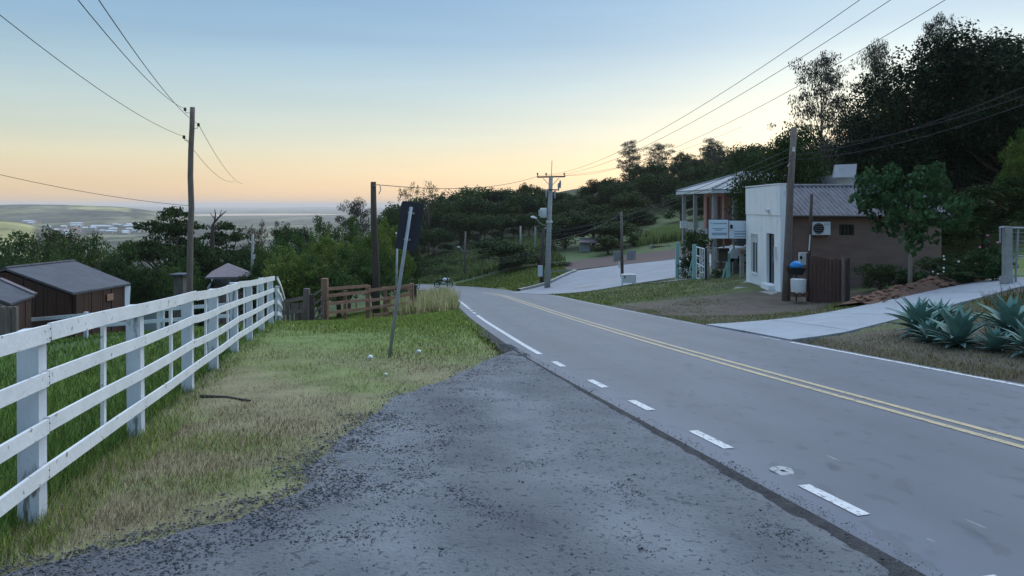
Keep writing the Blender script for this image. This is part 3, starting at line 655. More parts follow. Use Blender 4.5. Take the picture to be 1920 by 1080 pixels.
T('euc2',1335,258,160,70,'eucalyptus_tree','feathery tree on the ridge left of the big round tree above the pink house')
for a in [('far_dk',1060,402,98,110),('far_dk2',1112,398,96,110),('far_dk',1160,412,92,100),('far_ol',1140,440,86,70),('far_dk2',1190,395,120,90)]:
    T(*a, 'broadleaf_tree', ordinal([1060,1112,1160,1140,1190], a[1])+' from the left of the dark trees beyond the side street', 'dark trees beside the side street')
T('far_dk2',938,444,80,124,'broadleaf_tree','dark tree with thick trunk on the grassy bank left of the transformer pole')
T('shrub_ol',1010,470,78,70,'shrub','olive shrub on the bank just left of the transformer pole',cat='shrub')
T('shrub_dk',1048,490,76,58,'shrub','dark shrub behind the base of the transformer pole',cat='shrub')
for px, py, Y, w in [(800,480,105,70),(830,495,98,60),(858,485,104,60),(885,500,92,50),(905,478,100,60),(845,512,92,50),(872,515,88,40),(815,515,94,50),(985,492,84,54),(790,500,100,50)]:
    T(random.choice(['shrub_dk','shrub_mid','shrub_ol']), px, py, Y, w, 'shrub', ordinal([800,830,858,885,905,845,872,815,985,790], px)+' from the left of the low shrubs on the slope beyond the bend', 'shrubs on the slope beyond the bend', 'shrub')
# --- right side
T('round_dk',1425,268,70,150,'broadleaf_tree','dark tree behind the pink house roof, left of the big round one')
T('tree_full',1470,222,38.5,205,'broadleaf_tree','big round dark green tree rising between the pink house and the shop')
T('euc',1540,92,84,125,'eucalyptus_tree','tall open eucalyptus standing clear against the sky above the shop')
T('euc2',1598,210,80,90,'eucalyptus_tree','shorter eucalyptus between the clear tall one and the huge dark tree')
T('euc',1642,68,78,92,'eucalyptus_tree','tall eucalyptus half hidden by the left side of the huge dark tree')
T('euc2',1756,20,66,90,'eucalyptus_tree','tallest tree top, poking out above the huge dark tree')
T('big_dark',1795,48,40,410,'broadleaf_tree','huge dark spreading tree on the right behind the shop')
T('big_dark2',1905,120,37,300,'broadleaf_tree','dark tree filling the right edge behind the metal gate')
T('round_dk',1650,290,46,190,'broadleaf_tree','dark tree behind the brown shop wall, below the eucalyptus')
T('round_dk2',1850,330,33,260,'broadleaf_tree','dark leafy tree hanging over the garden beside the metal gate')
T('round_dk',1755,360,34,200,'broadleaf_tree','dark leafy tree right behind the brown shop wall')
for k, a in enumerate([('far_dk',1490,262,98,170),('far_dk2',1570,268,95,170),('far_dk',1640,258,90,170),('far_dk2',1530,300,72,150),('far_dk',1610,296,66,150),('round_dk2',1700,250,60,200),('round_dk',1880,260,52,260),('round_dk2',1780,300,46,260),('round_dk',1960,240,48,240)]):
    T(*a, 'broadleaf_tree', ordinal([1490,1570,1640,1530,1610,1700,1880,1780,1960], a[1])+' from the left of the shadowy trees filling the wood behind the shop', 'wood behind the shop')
T('fig',1706,300,24.6,222,'fig_tree','young tree with large hanging leaves and slim pale trunk before the brown wall')
T('round_yel',1935,215,33,110,'broadleaf_tree','yellowish green tree cut off by the right edge of the picture')
T('shrub_dk',1650,492,26.5,90,'shrub','dark leafy shrub against the brown shop wall, left of two',cat='shrub')
T('hedge',1705,497,26.3,80,'shrub','dark leafy shrub against the brown shop wall, beside the fig trunk',cat='shrub')
T('shrub_dk',1770,480,27,110,'shrub','dark shrub right of the fig trunk behind the white roses',cat='shrub')
T('shrub_dk',1830,470,26,110,'shrub','dark shrub between the white roses and the pink roses',cat='shrub')
rw = T('hedge',1800,488,24.2,90,'rose_bush','rose bush with white flowers right of the fig tree trunk',cat='shrub')
rp = T('hedge',1862,448,23.6,80,'rose_bush','tall rose bush with pink flowers left of the metal gate',cat='shrub')
def blooms(root, spots, Y, mat, nm):
    for px, py, r in spots:
        p = P(px, py, Y); b = MB()
        for k in range(9):
            a = k*2.4; q = r*.55; c = p+Vector((math.cos(a)*q*.6, -abs(math.sin(a))*q*.4, math.sin(a*1.3)*q*.5)); t = r*.55
            b.add([c+Vector((-t,0,0)), c+Vector((0,-t*.5,-t)), c+Vector((t,0,0)), c+Vector((0,-t*.4,t))], [(0,1,2,3)])
        o = b.build(nm, MAT[mat]); o.parent = root; o.matrix_parent_inverse = (Matrix.Translation(root.location)@root.rotation_euler.to_matrix().to_4x4()@Matrix.Diagonal((*root.scale, 1))).inverted()
blooms(rw, [(1769,480,.05),(1770,486,.05),(1797,490,.055),(1769,502,.055),(1749,509,.045),(1769,509,.045),(1758,513,.04)], 23.4, 'rose_white', 'flower')
blooms(rp, [(1851,441,.06),(1870,454,.07),(1881,466,.06),(1837,463,.06)], 22.9, 'rose_pink', 'flower')
T('shrub_dk',1305,428,40.5,60,'shrub','dark shrub below the porch of the pink house',cat='shrub')
T('shrub_ol',1345,500,37.5,26,'shrub','small shrub between the turquoise gate posts',cat='shrub')
T('shrub_dk',1290,478,41,40,'shrub','small dark shrub beside the left turquoise post',cat='shrub')
T('shrub_mid',1190,536,45,24,'shrub','tiny shrub at the near edge of the side street under the white box',cat='shrub')

# ------------------------------------------------------------------ grass, gravel stones and straw
def blades(name, x, y, h, w, col, lean=.45, z=None, mat='grass'):
    n = len(x); r = np.random.default_rng(abs(hash(name)) % 999 if False else len(name)*31+n % 97); z = gz(x, y) if z is None else z
    a = r.uniform(0, 2*math.pi, n); dx, dy = np.cos(a)*w*.5, np.sin(a)*w*.5; b_ = r.uniform(0, 2*math.pi, n); ln = lean*h*r.uniform(.2, 1.3, n)
    v = np.empty((n, 3, 3)); v[:, 0] = np.stack([x-dx, y-dy, z-.015], 1); v[:, 1] = np.stack([x+dx, y+dy, z-.015], 1)
    v[:, 2] = np.stack([x+np.cos(b_)*ln, y+np.sin(b_)*ln, z+h], 1)
    me = npmesh(name, v.reshape(-1, 3), np.arange(3*n).reshape(-1, 3), np.repeat(col, 3, axis=0))
    nr = r.normal(size=(n, 3))*.35+np.array([0, -.15, 1]); nr /= np.linalg.norm(nr, axis=1)[:, None]
    me.polygons.foreach_set('use_smooth', np.ones(n, bool)); me.normals_split_custom_set_from_vertices(np.repeat(nr, 3, axis=0).tolist())
    return link(name, me, MAT[mat])
def scatter(n, x0, x1, y0, y1, r):
    # density falls with distance
    y = 1/(r.uniform(1/y1, 1/y0, n)); x = r.uniform(x0, x1, n); return x, y
r = np.random.default_rng(5)
def pick(cols, k): return np.array(cols)[k]
G_ = np.array([(.19,.29,.065),(.25,.335,.075),(.14,.23,.055),(.33,.37,.10)]); D_ = np.array([(.39,.325,.20),(.30,.25,.165),(.49,.42,.275),(.21,.175,.12)])
# verge between the fence and the gravel / road
y = 1/r.uniform(1/23.5, 1/3.2, 360000); x = r.uniform(-9, 2.2, len(y)); 
fx = -.225*y-2.3
xl = np.where(y < 14.8, gravel_left(y), 0); s_ = np.interp(y, RC[:250, 1], RS[:250]); rl = np.interp(s_, RS, RC[:, 0]+NRM[:, 0]*(-HW-.55))
lim = np.where(y < 14.7, np.minimum(xl+.05, rl), rl)
edge = lim-x; clump = (wnoise(x, y, .5, 14)+1)/2; keep = (edge > -.7) & (x > fx-6) & (x < rl+.05) & (r.uniform(0, 1, len(y)) < np.where(edge > 0, np.clip(.22+edge*.9, .06, 1), .30*np.exp(edge/.22)*np.clip(clump*3-1.3, 0, 1)))
x, y, edge, fx = x[keep], y[keep], edge[keep], fx[keep]
n1 = (wnoise(x, y, 3.0, 11)+1)/2; n3 = (wnoise(x, y, 1.1, 13)+1)/2
dry = np.clip(1.35-np.abs((y-8.2)/6.0), 0, 1)*np.clip(n1*1.8, .5, 1)+.22+.2*np.clip(1-edge/.8, 0, 1)
dry = np.where(x < fx-.05, .12, dry); dry = np.where(np.abs(x-fx) < .45, dry*.45, dry); dry = np.where((y > 13.5), np.clip(dry*.8+np.where(n3 > .62, .35, 0), 0, 1), dry)
isdry = r.uniform(0, 1, len(x)) < dry
tall = np.where(np.abs(x-fx) < .35, 1.6, 1.0)*np.where(y > 13, 1.15, 1)*np.clip(.6+n3*.8, .5, 1.5)
h = r.uniform(.022, .075, len(x))*tall*np.where(isdry, .75, 1.15); w = r.uniform(.004, .008, len(x))*np.clip(y/6, .9, 3.2)
bare = (n3 < .30) & isdry & (y < 12); h = np.where(bare, h*.75, h)
col = np.where(isdry[:, None], D_[r.integers(0, 4, len(x))], G_[r.integers(0, 4, len(x))])*r.uniform(.7, 1.25, len(x))[:, None]
tag(blades('verge_grass', x, y, h, w, col, .75), 'patchy green and dry grass on the verge beside the white fence', 'grass', kind='stuff')
# paddock behind the white fence, lawn up to the corral and beyond
y = 1/r.uniform(1/36, 1/4.0, 150000); x = -.225*y-2.3-r.uniform(0, 1, len(y))**1.2*(10+y*.6); s_ = 0
h = r.uniform(.06, .16, len(x)); w = r.uniform(.006, .012, len(x))*np.clip(y/6, 1, 4); n1 = (wnoise(x, y, 4, 15)+1)/2
col = np.array([(.10,.20,.04),(.13,.235,.05),(.08,.165,.04),(.17,.25,.065)])[r.integers(0, 4, len(x))]*r.uniform(.7, 1.25, len(x))[:, None]*(.75+n1*.5)[:, None]
tag(blades('paddock_grass', x, y, h, w, col, .6), 'green paddock grass behind the white board fence', 'grass', kind='stuff')
y = r.uniform(17, 36, 110000); y = y[r.uniform(0, 1, len(y)) < np.clip((y-17)/6, .05, 1)]; x = r.uniform(-11, 0, len(y)); s_ = np.interp(y, RC[:250, 1], RS[:250]); rl = np.interp(s_, RS, RC[:, 0]+NRM[:, 0]*(-HW-.5)); k = x < rl
x, y, rl = x[k], y[k], rl[k]; strip = (rl-x < 2.6) & (y > 27.5)
h = np.where(strip, r.uniform(.3, .85, len(x)), r.uniform(.04, .10, len(x))); w = r.uniform(.02, .032, len(x))
col = np.where((strip & (r.uniform(0, 1, len(x)) < .6))[:, None], np.array([.58,.50,.31]), G_[r.integers(0, 4, len(x))])*r.uniform(.7, 1.2, len(x))[:, None]
tag(blades('tall_grass', x, y, h, w, col, .45), 'tall straw-coloured grass along the road past the corral', 'grass', kind='stuff')
# right-hand verge
y = 1/r.uniform(1/46, 1/10.5, 260000); x = r.uniform(2, 17, len(y)); s_ = np.interp(y, RC[:250, 1], RS[:250]); rr_ = np.interp(s_, RS, RC[:, 0]+NRM[:, 0]*(HW+.22))
n1 = (wnoise(x, y, 4.5, 17)+1)/2; n3 = (wnoise(x, y, 1.3, 18)+1)/2
dens = np.where(y > 30, .9, np.where(y > 21, np.clip(n1*1.6-.75, .02, 1)+np.where((x-rr_ > 2.2) & (y < 23.5), .5, 0), np.clip(n1*.8, .15, .8)))
dens = np.where((y > 20.2) & (y < 23.5) & (x < 9), .75, dens)
k = (x > rr_) & (r.uniform(0, 1, len(y)) < dens) & ~inpoly(x, y, DRIVE) & ~inpoly(x, y, SIDE) & (x < 10+np.maximum(0, (46-y))*.25) & ~((y > 28.6) & (x > 10.6) & (y < 35)) & ~inpoly(x, y, [(p.x, p.y) for p in ap]) & ~inpoly(x, y, [(p.x, p.y) for p in path])
x, y, n1, n3 = x[k], y[k], n1[k], n3[k]
isd = r.uniform(0, 1, len(x)) < np.where(y < 18, .72, np.where(y > 31, .2, .35))
h = r.uniform(.015, .06, len(x))*np.where(y > 31, 1.6, 1); w = r.uniform(.008, .016, len(x))*np.clip(y/14, 1, 2.5)
col = np.where(isd[:, None], np.array([.19,.155,.105]), G_[r.integers(0, 4, len(x))]*.75)*r.uniform(.6, 1.2, len(x))[:, None]
tag(blades('roadside_grass', x, y, h, w, col, .7), 'short worn grass and weeds on the far side of the road', 'grass', kind='stuff')
# bank grass by the transformer pole, reeds before the far field
y = r.uniform(58, 78, 26000); x = r.uniform(-6, 6, len(y)); sgg, rdd = road_dist(x, y); kd = np.min(np.hypot(x[:, None]-kq[None, :, 0], y[:, None]-kq[None, :, 1]), axis=1); k = (sgg > 3.1) & (kd > .45) & ~inpoly(x, y, SIDE) & ~inpoly(x, y, LOT)
x, y = x[k], y[k]; h = r.uniform(.08, .25, len(x)); w = r.uniform(.05, .09, len(x)); col = G_[r.integers(0, 4, len(x))]*r.uniform(.4, .8, len(x))[:, None]
tag(blades('bank_grass', x, y, h, w, col, .5), 'green grass bank behind the kerb at the transformer pole', 'grass', kind='stuff')
y = r.uniform(90, 97, 42000); x = r.uniform(15.5, 25, len(y)); h = r.uniform(.5, 1.7, len(x))*np.clip((x-14.5)/4, .5, 1); w = r.uniform(.04, .07, len(x))
col = np.array([(.20,.28,.10),(.16,.24,.08),(.25,.32,.13)])[r.integers(0, 3, len(x))]*r.uniform(.7, 1.2, len(x))[:, None]
tag(blades('reed_patch', x, y, h, w, col, .3), 'pale green reed patch below the far hillside field', 'reeds', kind='stuff')
y = r.uniform(80, 125, 30000); x = r.uniform(-26, 6, len(y)); sgg, rdd = road_dist(x, y); k = (rdd > 4) ; x, y = x[k], y[k]
h = r.uniform(.2, .9, len(x)); w = r.uniform(.08, .16, len(x)); col = np.array([(.075,.13,.042),(.095,.15,.045),(.12,.155,.06)])[r.integers(0, 3, len(x))]*r.uniform(.6, 1.2, len(x))[:, None]
tag(blades('slope_scrub', x, y, h, w, col, .4), 'rough green scrub covering the slope beyond the bend', 'scrub', kind='stuff')
# loose stones on the gravel
def stones(name, n, x, y, size, col, z):
    rr2 = np.random.default_rng(n); oc = np.array([(1,0,0),(0,1,0),(-1,0,0),(0,-1,0),(0,0,1),(0,0,-1)], float); fc = np.array([(0,1,4),(1,2,4),(2,3,4),(3,0,4),(1,0,5),(2,1,5),(3,2,5),(0,3,5)])
    j = oc[None]*rr2.uniform(.5, 1.2, (n, 6, 1)); j[:, :, 2] *= .6; a = rr2.uniform(0, 6.28, n); ca, sa = np.cos(a)[:, None], np.sin(a)[:, None]
    v = np.stack([j[:, :, 0]*ca-j[:, :, 1]*sa, j[:, :, 0]*sa+j[:, :, 1]*ca, j[:, :, 2]], 2)*size[:, None, None]+np.stack([x, y, z], 1)[:, None]
    f = (fc[None]+6*np.arange(n)[:, None, None]).reshape(-1, 3)
    return link(name, npmesh(name, v.reshape(-1, 3), f, np.repeat(col, 6, axis=0)), MAT['stone'])
n = 110000; y = 1/r.uniform(1/15.5, 1/2.6, n); lf = np.where(y < 14.7, gravel_left(y)-.45, -.3); s_ = np.interp(y, RC[:250, 1], RS[:250]); rg = np.interp(s_, RS, RC[:, 0]+NRM[:, 0]*(-HW-.37))
t = r.uniform(0, 1, n); x = lf+(rg-lf)*t; nz = (wnoise(x, y, 1.2, 41)+1)/2; edge_ = np.minimum(x-lf, rg-x)
dl = np.clip(1.25-(x-lf)/1.7, 0, 1)*np.where(y < 8.5, 1, .45)
gl_ = np.where(y < 14.7, gravel_left(y), -.1); ou = np.clip(gl_-x, 0, 9)
k = r.uniform(0, 1, n) < np.clip(dl*np.clip(.35+nz*1.1, .2, 1)+np.clip(nz*2.2-1.25, 0, .6)+.05+np.where(rg-x < .3, .2, 0), 0, 1)*np.exp(-(ou/(.10+.16*nz))**1.5); x, y, dl = x[k], y[k], dl[k]
size = r.uniform(.003, .009, len(x))*(1+.6*dl)*np.where(r.uniform(0, 1, len(x)) < .06, 1.9, 1)
col = np.array([(.105,.11,.125),(.08,.084,.097),(.135,.14,.152),(.055,.058,.066),(.19,.19,.198)])[r.integers(0, 5, len(x))]*r.uniform(.7, 1.2, len(x))[:, None]
tag(stones('loose_gravel', len(x), x, y, size, col, gz(x, y)+.022), 'dark crushed stones scattered on the gravel shoulder', 'gravel', kind='stuff')
# dead straw on the gravel edge
n = 420; y = 1/r.uniform(1/14, 1/3.6, n); x = gravel_left(y)+r.normal(.15, .3, n); a = r.uniform(0, 6.28, n); ln = r.uniform(.04, .2, n); wd = .0016+.0006*y; z = gz(x, y)+.035
cx, sx_ = np.cos(a)*ln/2, np.sin(a)*ln/2; v = np.stack([np.stack([x-cx-sx_/ln*wd*2, y-sx_+cx/ln*wd*2, z], 1), np.stack([x-cx, y-sx_, z], 1), np.stack([x+cx, y+sx_, z+r.uniform(0, .05, n)], 1)], 1)
tag(link('dead_straw', npmesh('dead_straw', v.reshape(-1, 3), np.arange(3*n).reshape(-1, 3), np.repeat(np.array([(.38,.34,.25)])*r.uniform(.6, 1.2, n)[:, None], 3, axis=0)), MAT['grass']), 'bleached straw lying along the edge of the gravel', 'straw', kind='stuff')

# ------------------------------------------------------------------ white board fence
random.seed(4)
fl = lambda y: -.225*y-2.19
YF = [2.7, 5.17, 7.63, 10.1, 12.0, 14.1, 16.2, 18.4, 20.6]
def fp(y): return Vector((fl(y), y, g(fl(y), y)))
fd = Vector((-.225, 1, 0)).normalized(); fn = Vector((1, .225, 0)).normalized()   # fn faces the road
fence = thing('board_fence', fp(10), 'white painted board fence with four rails running along the grass verge', 'fence')
HR = [(.28,.39),(.62,.725),(.955,1.06),(1.275,1.40)]
ang = math.atan2(fd.y, fd.x)
for i, y in enumerate(YF):
    p = fp(y); w = .138 if i < 6 else .125
    lean = Vector((random.uniform(-.012,.012), random.uniform(-.01,.01), 0))
    a = fd*w/2; q = fn*w/2; off = -fn*(w/2+.004)
    bt = p+off+Vector((0,0,-.2)); tp = p+off+Vector((0,0,1.36+random.uniform(-.01,.03)))
    c = [-a-q, a-q, a+q, -a+q]
    MB().hexa([bt+v_+lean*.5 for v_ in c], [tp+v_-fn*.012 for v_ in c]).build('post', MAT['white_post'], fence)
for i in range(len(YF)-1):   # thin battens between the posts, behind the rails
    for fr in ((.55,) if i < 5 else (.5,)):
        y = YF[i]+(YF[i+1]-YF[i])*fr; p = fp(y)-fn*.04
        MB().beam(p+Vector((0,0,.33 if i % 2 else .30)), p+Vector((random.uniform(-.01,.01),0,1.37)), .065, .03, up=fn).build('batten', MAT['white_board'], fence)
JO = [[0,1,3,5,8],[0,1,3,4,6,8],[0,1,3,5,8],[0,1,4,6,8]]
for k, (z0, z1) in enumerate(HR):
    J = [1.2]+[YF[j] for j in JO[3-k][1:]]
    for a_, c_ in zip(J[:-1], J[1:]):
        n = 5; top = []; bot = []
        bow = random.uniform(-.022, .012)
        b = MB(); dz = random.uniform(-.008, .008)
        ysn = np.linspace(a_+.004, c_-.004, n); ring = []
        for j, y in enumerate(ysn):
            p = fp(y)+fn*(.004+.01*(k == 3)); s_ = math.sin(math.pi*j/(n-1))*bow; th = .026
            for q in ((fn*th, z0), (fn*th, z1), (fn*0, z1), (fn*0, z0)): b.v.append(p+q[0]+Vector((0,0,q[1]+s_+dz)))
        for j in range(n-1):
            for m in range(4): b.f.append((4*j+m, 4*j+(m+1)%4, 4*j+4+(m+1)%4, 4*j+4+m))
        b.f += [(3,2,1,0), tuple(4*(n-1)+m for m in range(4))]
        b.build('rail', MAT['white_board'], fence)
# the return of the white fence dropping down the slope
e0 = fp(20.6); e1 = Vector((-10.05, 31.5, g(-10.05, 31.5)))
ret = thing('board_fence', e0.lerp(e1, .5), 'short white fence section dropping downhill behind the end of the long white fence', 'fence')
for t in (.33, .66, 1.0):
    x_, y_ = e0.x+(e1.x-e0.x)*t, e0.y+(e1.y-e0.y)*t; p = Vector((x_, y_, g(x_, y_)))
    MB().box(p+Vector((0,0,.55)), (.12,.10,1.5)).build('post', MAT['white_post'], ret)
for z0, z1 in HR:
    for t0, t1 in ((0, .33), (.33, .66), (.66, 1)):
        a_ = e0.lerp(e1, t0); c_ = e0.lerp(e1, t1); a_.z = g(a_.x, a_.y)+(z0+z1)/2; c_.z = g(c_.x, c_.y)+(z0+z1)/2
        MB().beam(a_+Vector((.10,.03,0)), c_+Vector((.10,.03,-.0)), .03, .11).build('rail', MAT['white_board'], ret)
# second white paddock fence, farther back
pf = [(-19.5,24.5),(-16.8,24.2),(-14.2,24.0),(-11.8,24.3),(-9.5,24.6)]
pad = thing('paddock_fence', (-14.2,24,g(-14.2,24)), 'low white two-rail paddock fence seen through the long white fence', 'fence')
for x_, y_ in pf: MB().box((x_, y_, g(x_, y_)+.35), (.11,.10,1.1)).build('post', MAT['white_post'], pad)
for (xa, ya), (xb, yb) in zip(pf[:-1], pf[1:]):
    for hh in (.42, .80): MB().beam((xa, ya-.07, g(xa, ya)+hh), (xb, yb-.07, g(xb, yb)+hh), .03, .12).build('rail', MAT['white_board'], pad)
# ------------------------------------------------------------------ brown corral
def post_at(px, ptop, Y, w, mat, parent, name='post', lean=0, d=None, extra=.2):
    p = GP(px, Y); t = PZ(ptop, Y); b = MB(); q = (d or w)/2
    c = [Vector((-w/2,-q,0)), Vector((w/2,-q,0)), Vector((w/2,q,0)), Vector((-w/2,q,0))]
    b.hexa([p+v_-Vector((0,0,extra)) for v_ in c], [Vector((p.x+lean, p.y, t))+v_*.96 for v_ in c]); return b.build(name, mat, parent)
cor = thing('corral_fence', GP(690, 27), 'brown plank corral fence with tall corner post at the end of the lawn', 'fence')
CP = [(609,522,25.0,.22),(647,545,25.8,.10),(690,535,26.8,.16),(722,540,27.6,.13),(745,543,28.2,.10),(772,531,28.8,.16)]
for px, pt, Y, w in CP: post_at(px, pt, Y, w, MAT['brown_board'], cor)
post_at(778, 534, 29.1, .14, MAT['dark_wood'], cor)
for (p0, r0, Y0), (p1, r1, Y1) in [(((612,542,24.9)),((690,536,26.7))),((612,555,24.9),(690,547,26.7)),((612,570,24.9),(690,562,26.7)),((612,587,24.9),(690,578,26.7)),
                                   ((690,545,26.7),(772,535,28.7)),((690,564,26.7),(745,557,28.1)),((690,578,26.7),(772,567,28.7)),((716,540,27.5),(772,541,28.7)),((745,556,28.1),(772,551,28.7)),((700,591,27.0),(772,583,28.7))]:
    a_, c_ = P(p0, r0, Y0-.12), P(p1, r1, Y1-.12); MB().beam(a_, c_, .035, .11).build('rail', MAT['brown_board'], cor)
gte = thing('wooden_gate', GP(560, 26), 'weathered grey plank gate between the white fence and the tall corral post', 'gate')
post_at(575, 541, 25.4, .20, MAT['grey_wood'], gte); post_at(585, 552, 25.0, .16, MAT['dark_wood'], gte); post_at(604, 556, 24.7, .08, MAT['grey_wood'], gte); post_at(532, 566, 27.2, .1, MAT['grey_wood'], gte)
for r0, r1 in ((566,558),(588,582)): MB().beam(P(532,r0,27), P(572,r1,25.3), .035, .13).build('rail', MAT['grey_wood'], gte)
for px in (540,548,556,565): post_at(px, 568, 26.6-(px-540)*.03, .12, MAT['grey_wood'], gte, 'board', d=.03)
for r0, r1 in ((555,543),(572,560),(588,574),(602,588)): MB().beam(P(587,r0,25.0), P(603,r1,24.6), .03, .08).build('rail', MAT['grey_wood'], gte)
# ------------------------------------------------------------------ road signs by the verge
sg_ = GP(728, 13.4)
rs = thing('road_sign', sg_, 'leaning grey pole with a dark square sign seen from behind on the verge', 'sign')
tp = P(771, 388, 13.4); MB().tube([sg_+Vector((-.01,0,-.2)), sg_.lerp(tp, .5), tp], [.033,.032,.031], 10).build('pole', MAT['steel'], rs, True)
axis = (tp-sg_).normalized(); cpl = P(768, 424, 13.55); u = axis; sd = Vector((1, .0, 0)); sd = (sd-u*sd.dot(u)).normalized(); nn = sd.cross(u)
hw_, hh_, rc = .215, .455, .05; pl = []
for cx_, cy_, a0 in ((hw_-rc, hh_-rc, 0), (-hw_+rc, hh_-rc, 90), (-hw_+rc, -hh_+rc, 180), (hw_-rc, -hh_+rc, 270)):
    for k in range(5): t_ = math.radians(a0+k*22.5); pl.append(cpl+sd*(cx_+rc*math.cos(t_))+u*(cy_+rc*math.sin(t_)))
MB().prism(pl, Vector((0,.006,0))).build('plate', MAT['sign_back'], rs)
for q in (.25, -.25): MB().beam(cpl+u*q-sd*.06+Vector((0,-.05,0)), cpl+u*q+sd*.06+Vector((0,-.05,0)), .085, .03, up=u).build('clamp', MAT['steel'], rs)
p0 = GP(742, 31); s2 = thing('marker_post', p0, 'thin grey post with a small white cap standing behind the leaning road sign', 'post')
MB().tube([p0-Vector((0,0,.2)), P(745,440,31)], [.05,.045], 8).build('pole', MAT['steel'], s2, True); MB().box(P(746,437,31), (.20,.08,.07)).build('cap', MAT['white_metal'], s2)
# ------------------------------------------------------------------ utility poles
def pole(px0, Y, path_px, r0, r1, mat, label, name='utility_pole'):
    b0 = GP(px0, Y); t = thing(name, b0, label, 'utility pole'); pts = [b0-Vector((0,0,.3))]+[P(x_, y_, Y) for x_, y_ in path_px]
    rad = [r0+(r1-r0)*k/(len(pts)-1) for k in range(len(pts))]; MB().tube(pts, rad, 10).build('pole', MAT[mat], t, True); return t, pts[-1]
def insulator(t, p, side, hook=.22):
    b = MB(); e = p+Vector((side*hook, -.05, .02)); b.tube([p+Vector((0,0,-.06)), p+Vector((side*hook*.45,-.04,-.11)), p+Vector((side*hook*.9,-.05,-.09)), e], .013, 6); o = b.build('hook', MAT['steel'], t)
    k = MB(); k.tube([e+Vector((0,0,-.05)), e+Vector((0,0,-.02)), e+Vector((0,0,.02)), e+Vector((0,0,.05)), e+Vector((0,0,.09))], [.04,.065,.045,.065,.03], 8); k.build('insulator', MAT['black'], t); return e+Vector((0,0,.04))
plL, top = pole(355, 29, [(356,520),(357,440),(359,390),(357,330),(358,280),(360,240),(361,201)], .125, .095, 'grey_wood', 'tall crooked wooden pole with black insulators behind the white fence')
i1 = insulator(plL, P(361,207,29), -1, .28); i2 = insulator(plL, P(361,236,29), 1, .26); i3 = insulator(plL, P(360,259,29), -1, .30)
pl2, top2 = pole(706, 31, [(705,500),(701,420),(700,341)], .17, .115, 'dark_wood', 'bare dark wooden pole standing just behind the brown corral')
MB().beam(P(701,348,31)-Vector((.0,.1,0)), P(712,346,31)-Vector((0,.1,0)), .03, .03).build('bracket', MAT['steel'], pl2)
b_ = MB(); b_.tube([P(712,346,31), P(714,356,31), P(710,364,31)], .02, 6); b_.build('hook', MAT['steel'], pl2)
# concrete transformer pole
YT = 60
plT, topT = pole(1026, YT, [(1029,440),(1033,332)], .26, .17, 'pole_concrete', 'tall concrete pole with crossarm, transformer and street lamp at the side street corner')
MB().beam(P(1007,332,YT), P(1060,331,YT), .12, .13).build('crossarm', MAT['grey_wood'], plT)
for px in (1008, 1024, 1058):
    k = MB(); q = P(px, 330, YT); k.tube([q, q+Vector((0,0,.10)), q+Vector((0,0,.14)), q+Vector((0,0,.26))], [.03,.03,.085,.05], 8); k.build('insulator', MAT['black'], plT)
MB().tube([P(1034,332,YT), P(1035,301,YT)], .03, 6).build('lightning_rod', MAT['steel'], plT)
for q in (1, -1): MB().beam(P(1033,350,YT), P(1033+q*15,334,YT), .04, .05).build('brace', MAT['steel'], plT)
MB().beam(P(1022,356,YT)-Vector((0,.2,0)), P(1046,356,YT)-Vector((0,.2,0)), .08, .1).build('equipment_bar', MAT['dark_wood'], plT)
for px, py in ((1024,362),(1040,364),(1047,350),(1050,345)):
    q = P(px, py, YT)-Vector((0,.25,0)); k = MB(); k.tube([q+Vector((0,0,.3)), q+Vector((0,0,.1)), q-Vector((0,0,.35))], [.05,.09,.05], 8); k.build('fuse_cutout', MAT['steel'], plT)
tr = MB(); c_ = P(1019,399,YT); tr.tube([c_-Vector((0,0,.40)), c_-Vector((0,0,.36)), c_+Vector((0,0,.32)), c_+Vector((0,0,.40))], [.26,.30,.30,.24], 14); trf = tr.build('transformer', MAT['light_box'], plT, True)
for k in range(5):
    a_ = math.radians(150+k*18); q = c_+Vector((math.cos(a_)*.36, math.sin(a_)*.36, 0)); MB().box(q, (.1,.03,.5), a_).build('cooling_fin', MAT['light_box'], trf)
for q in (-.22, .12): MB().beam(c_+Vector((.2,0,q)), P(1031,399,YT)+Vector((0,0,q)), .06, .07).build('bracket', MAT['steel'], plT)
lp = MB(); lp.tube([P(1026,424,YT), P(1015,420,YT)-Vector((0,.3,0)), P(1004,410,YT)-Vector((0,.6,0))], [.035,.03,.03], 6); lp.build('lamp_arm', MAT['steel'], plT)
lh = MB(); q = P(1001,408,YT)-Vector((0,.6,0)); lh.tube([q+Vector((-.28,0,.06)), q+Vector((-.1,0,.06)), q+Vector((.22,0,-.04))], [.05,.11,.05], 8); lh.build('lamp_head', MAT['white_metal'], plT)
ring = MB(); q = P(1030,416,YT); ring.tube([q-Vector((0,0,.06)), q+Vector((0,0,.1))], .28, 10); ring.build('collar', MAT['light_box'], plT)
pl3, _ = pole(1016, 63, [(1017,480),(1019,428)], .17, .13, 'dark_wood', 'shorter dark wooden pole just left behind the concrete transformer pole')
MB().box(P(1013,508,62.7), (.42,.16,.95)).build('meter_box', MAT['light_box'], pl3); MB().beam(P(1018,432,63), P(1024,426,63), .06, .06).build('brace', MAT['light_box'], pl3)
pl4, _ = pole(871, 84, [(871,480),(873,434)], .13, .10, 'grey_wood', 'slim pole with a street lamp on the slope beyond the bend')
lp = MB(); lp.tube([P(871,474,84), P(866,468,84), P(861,464,84)], .04, 6); lp.build('lamp_arm', MAT['steel'], pl4); MB().box(P(860,463,84), (.34,.14,.12)).build('lamp_head', MAT['white_metal'], pl4)
pole(976, 108, [(976,450),(976,424)], .16, .13, 'pole_concrete', 'far slim pole on the slope, left of the pair between the trees')
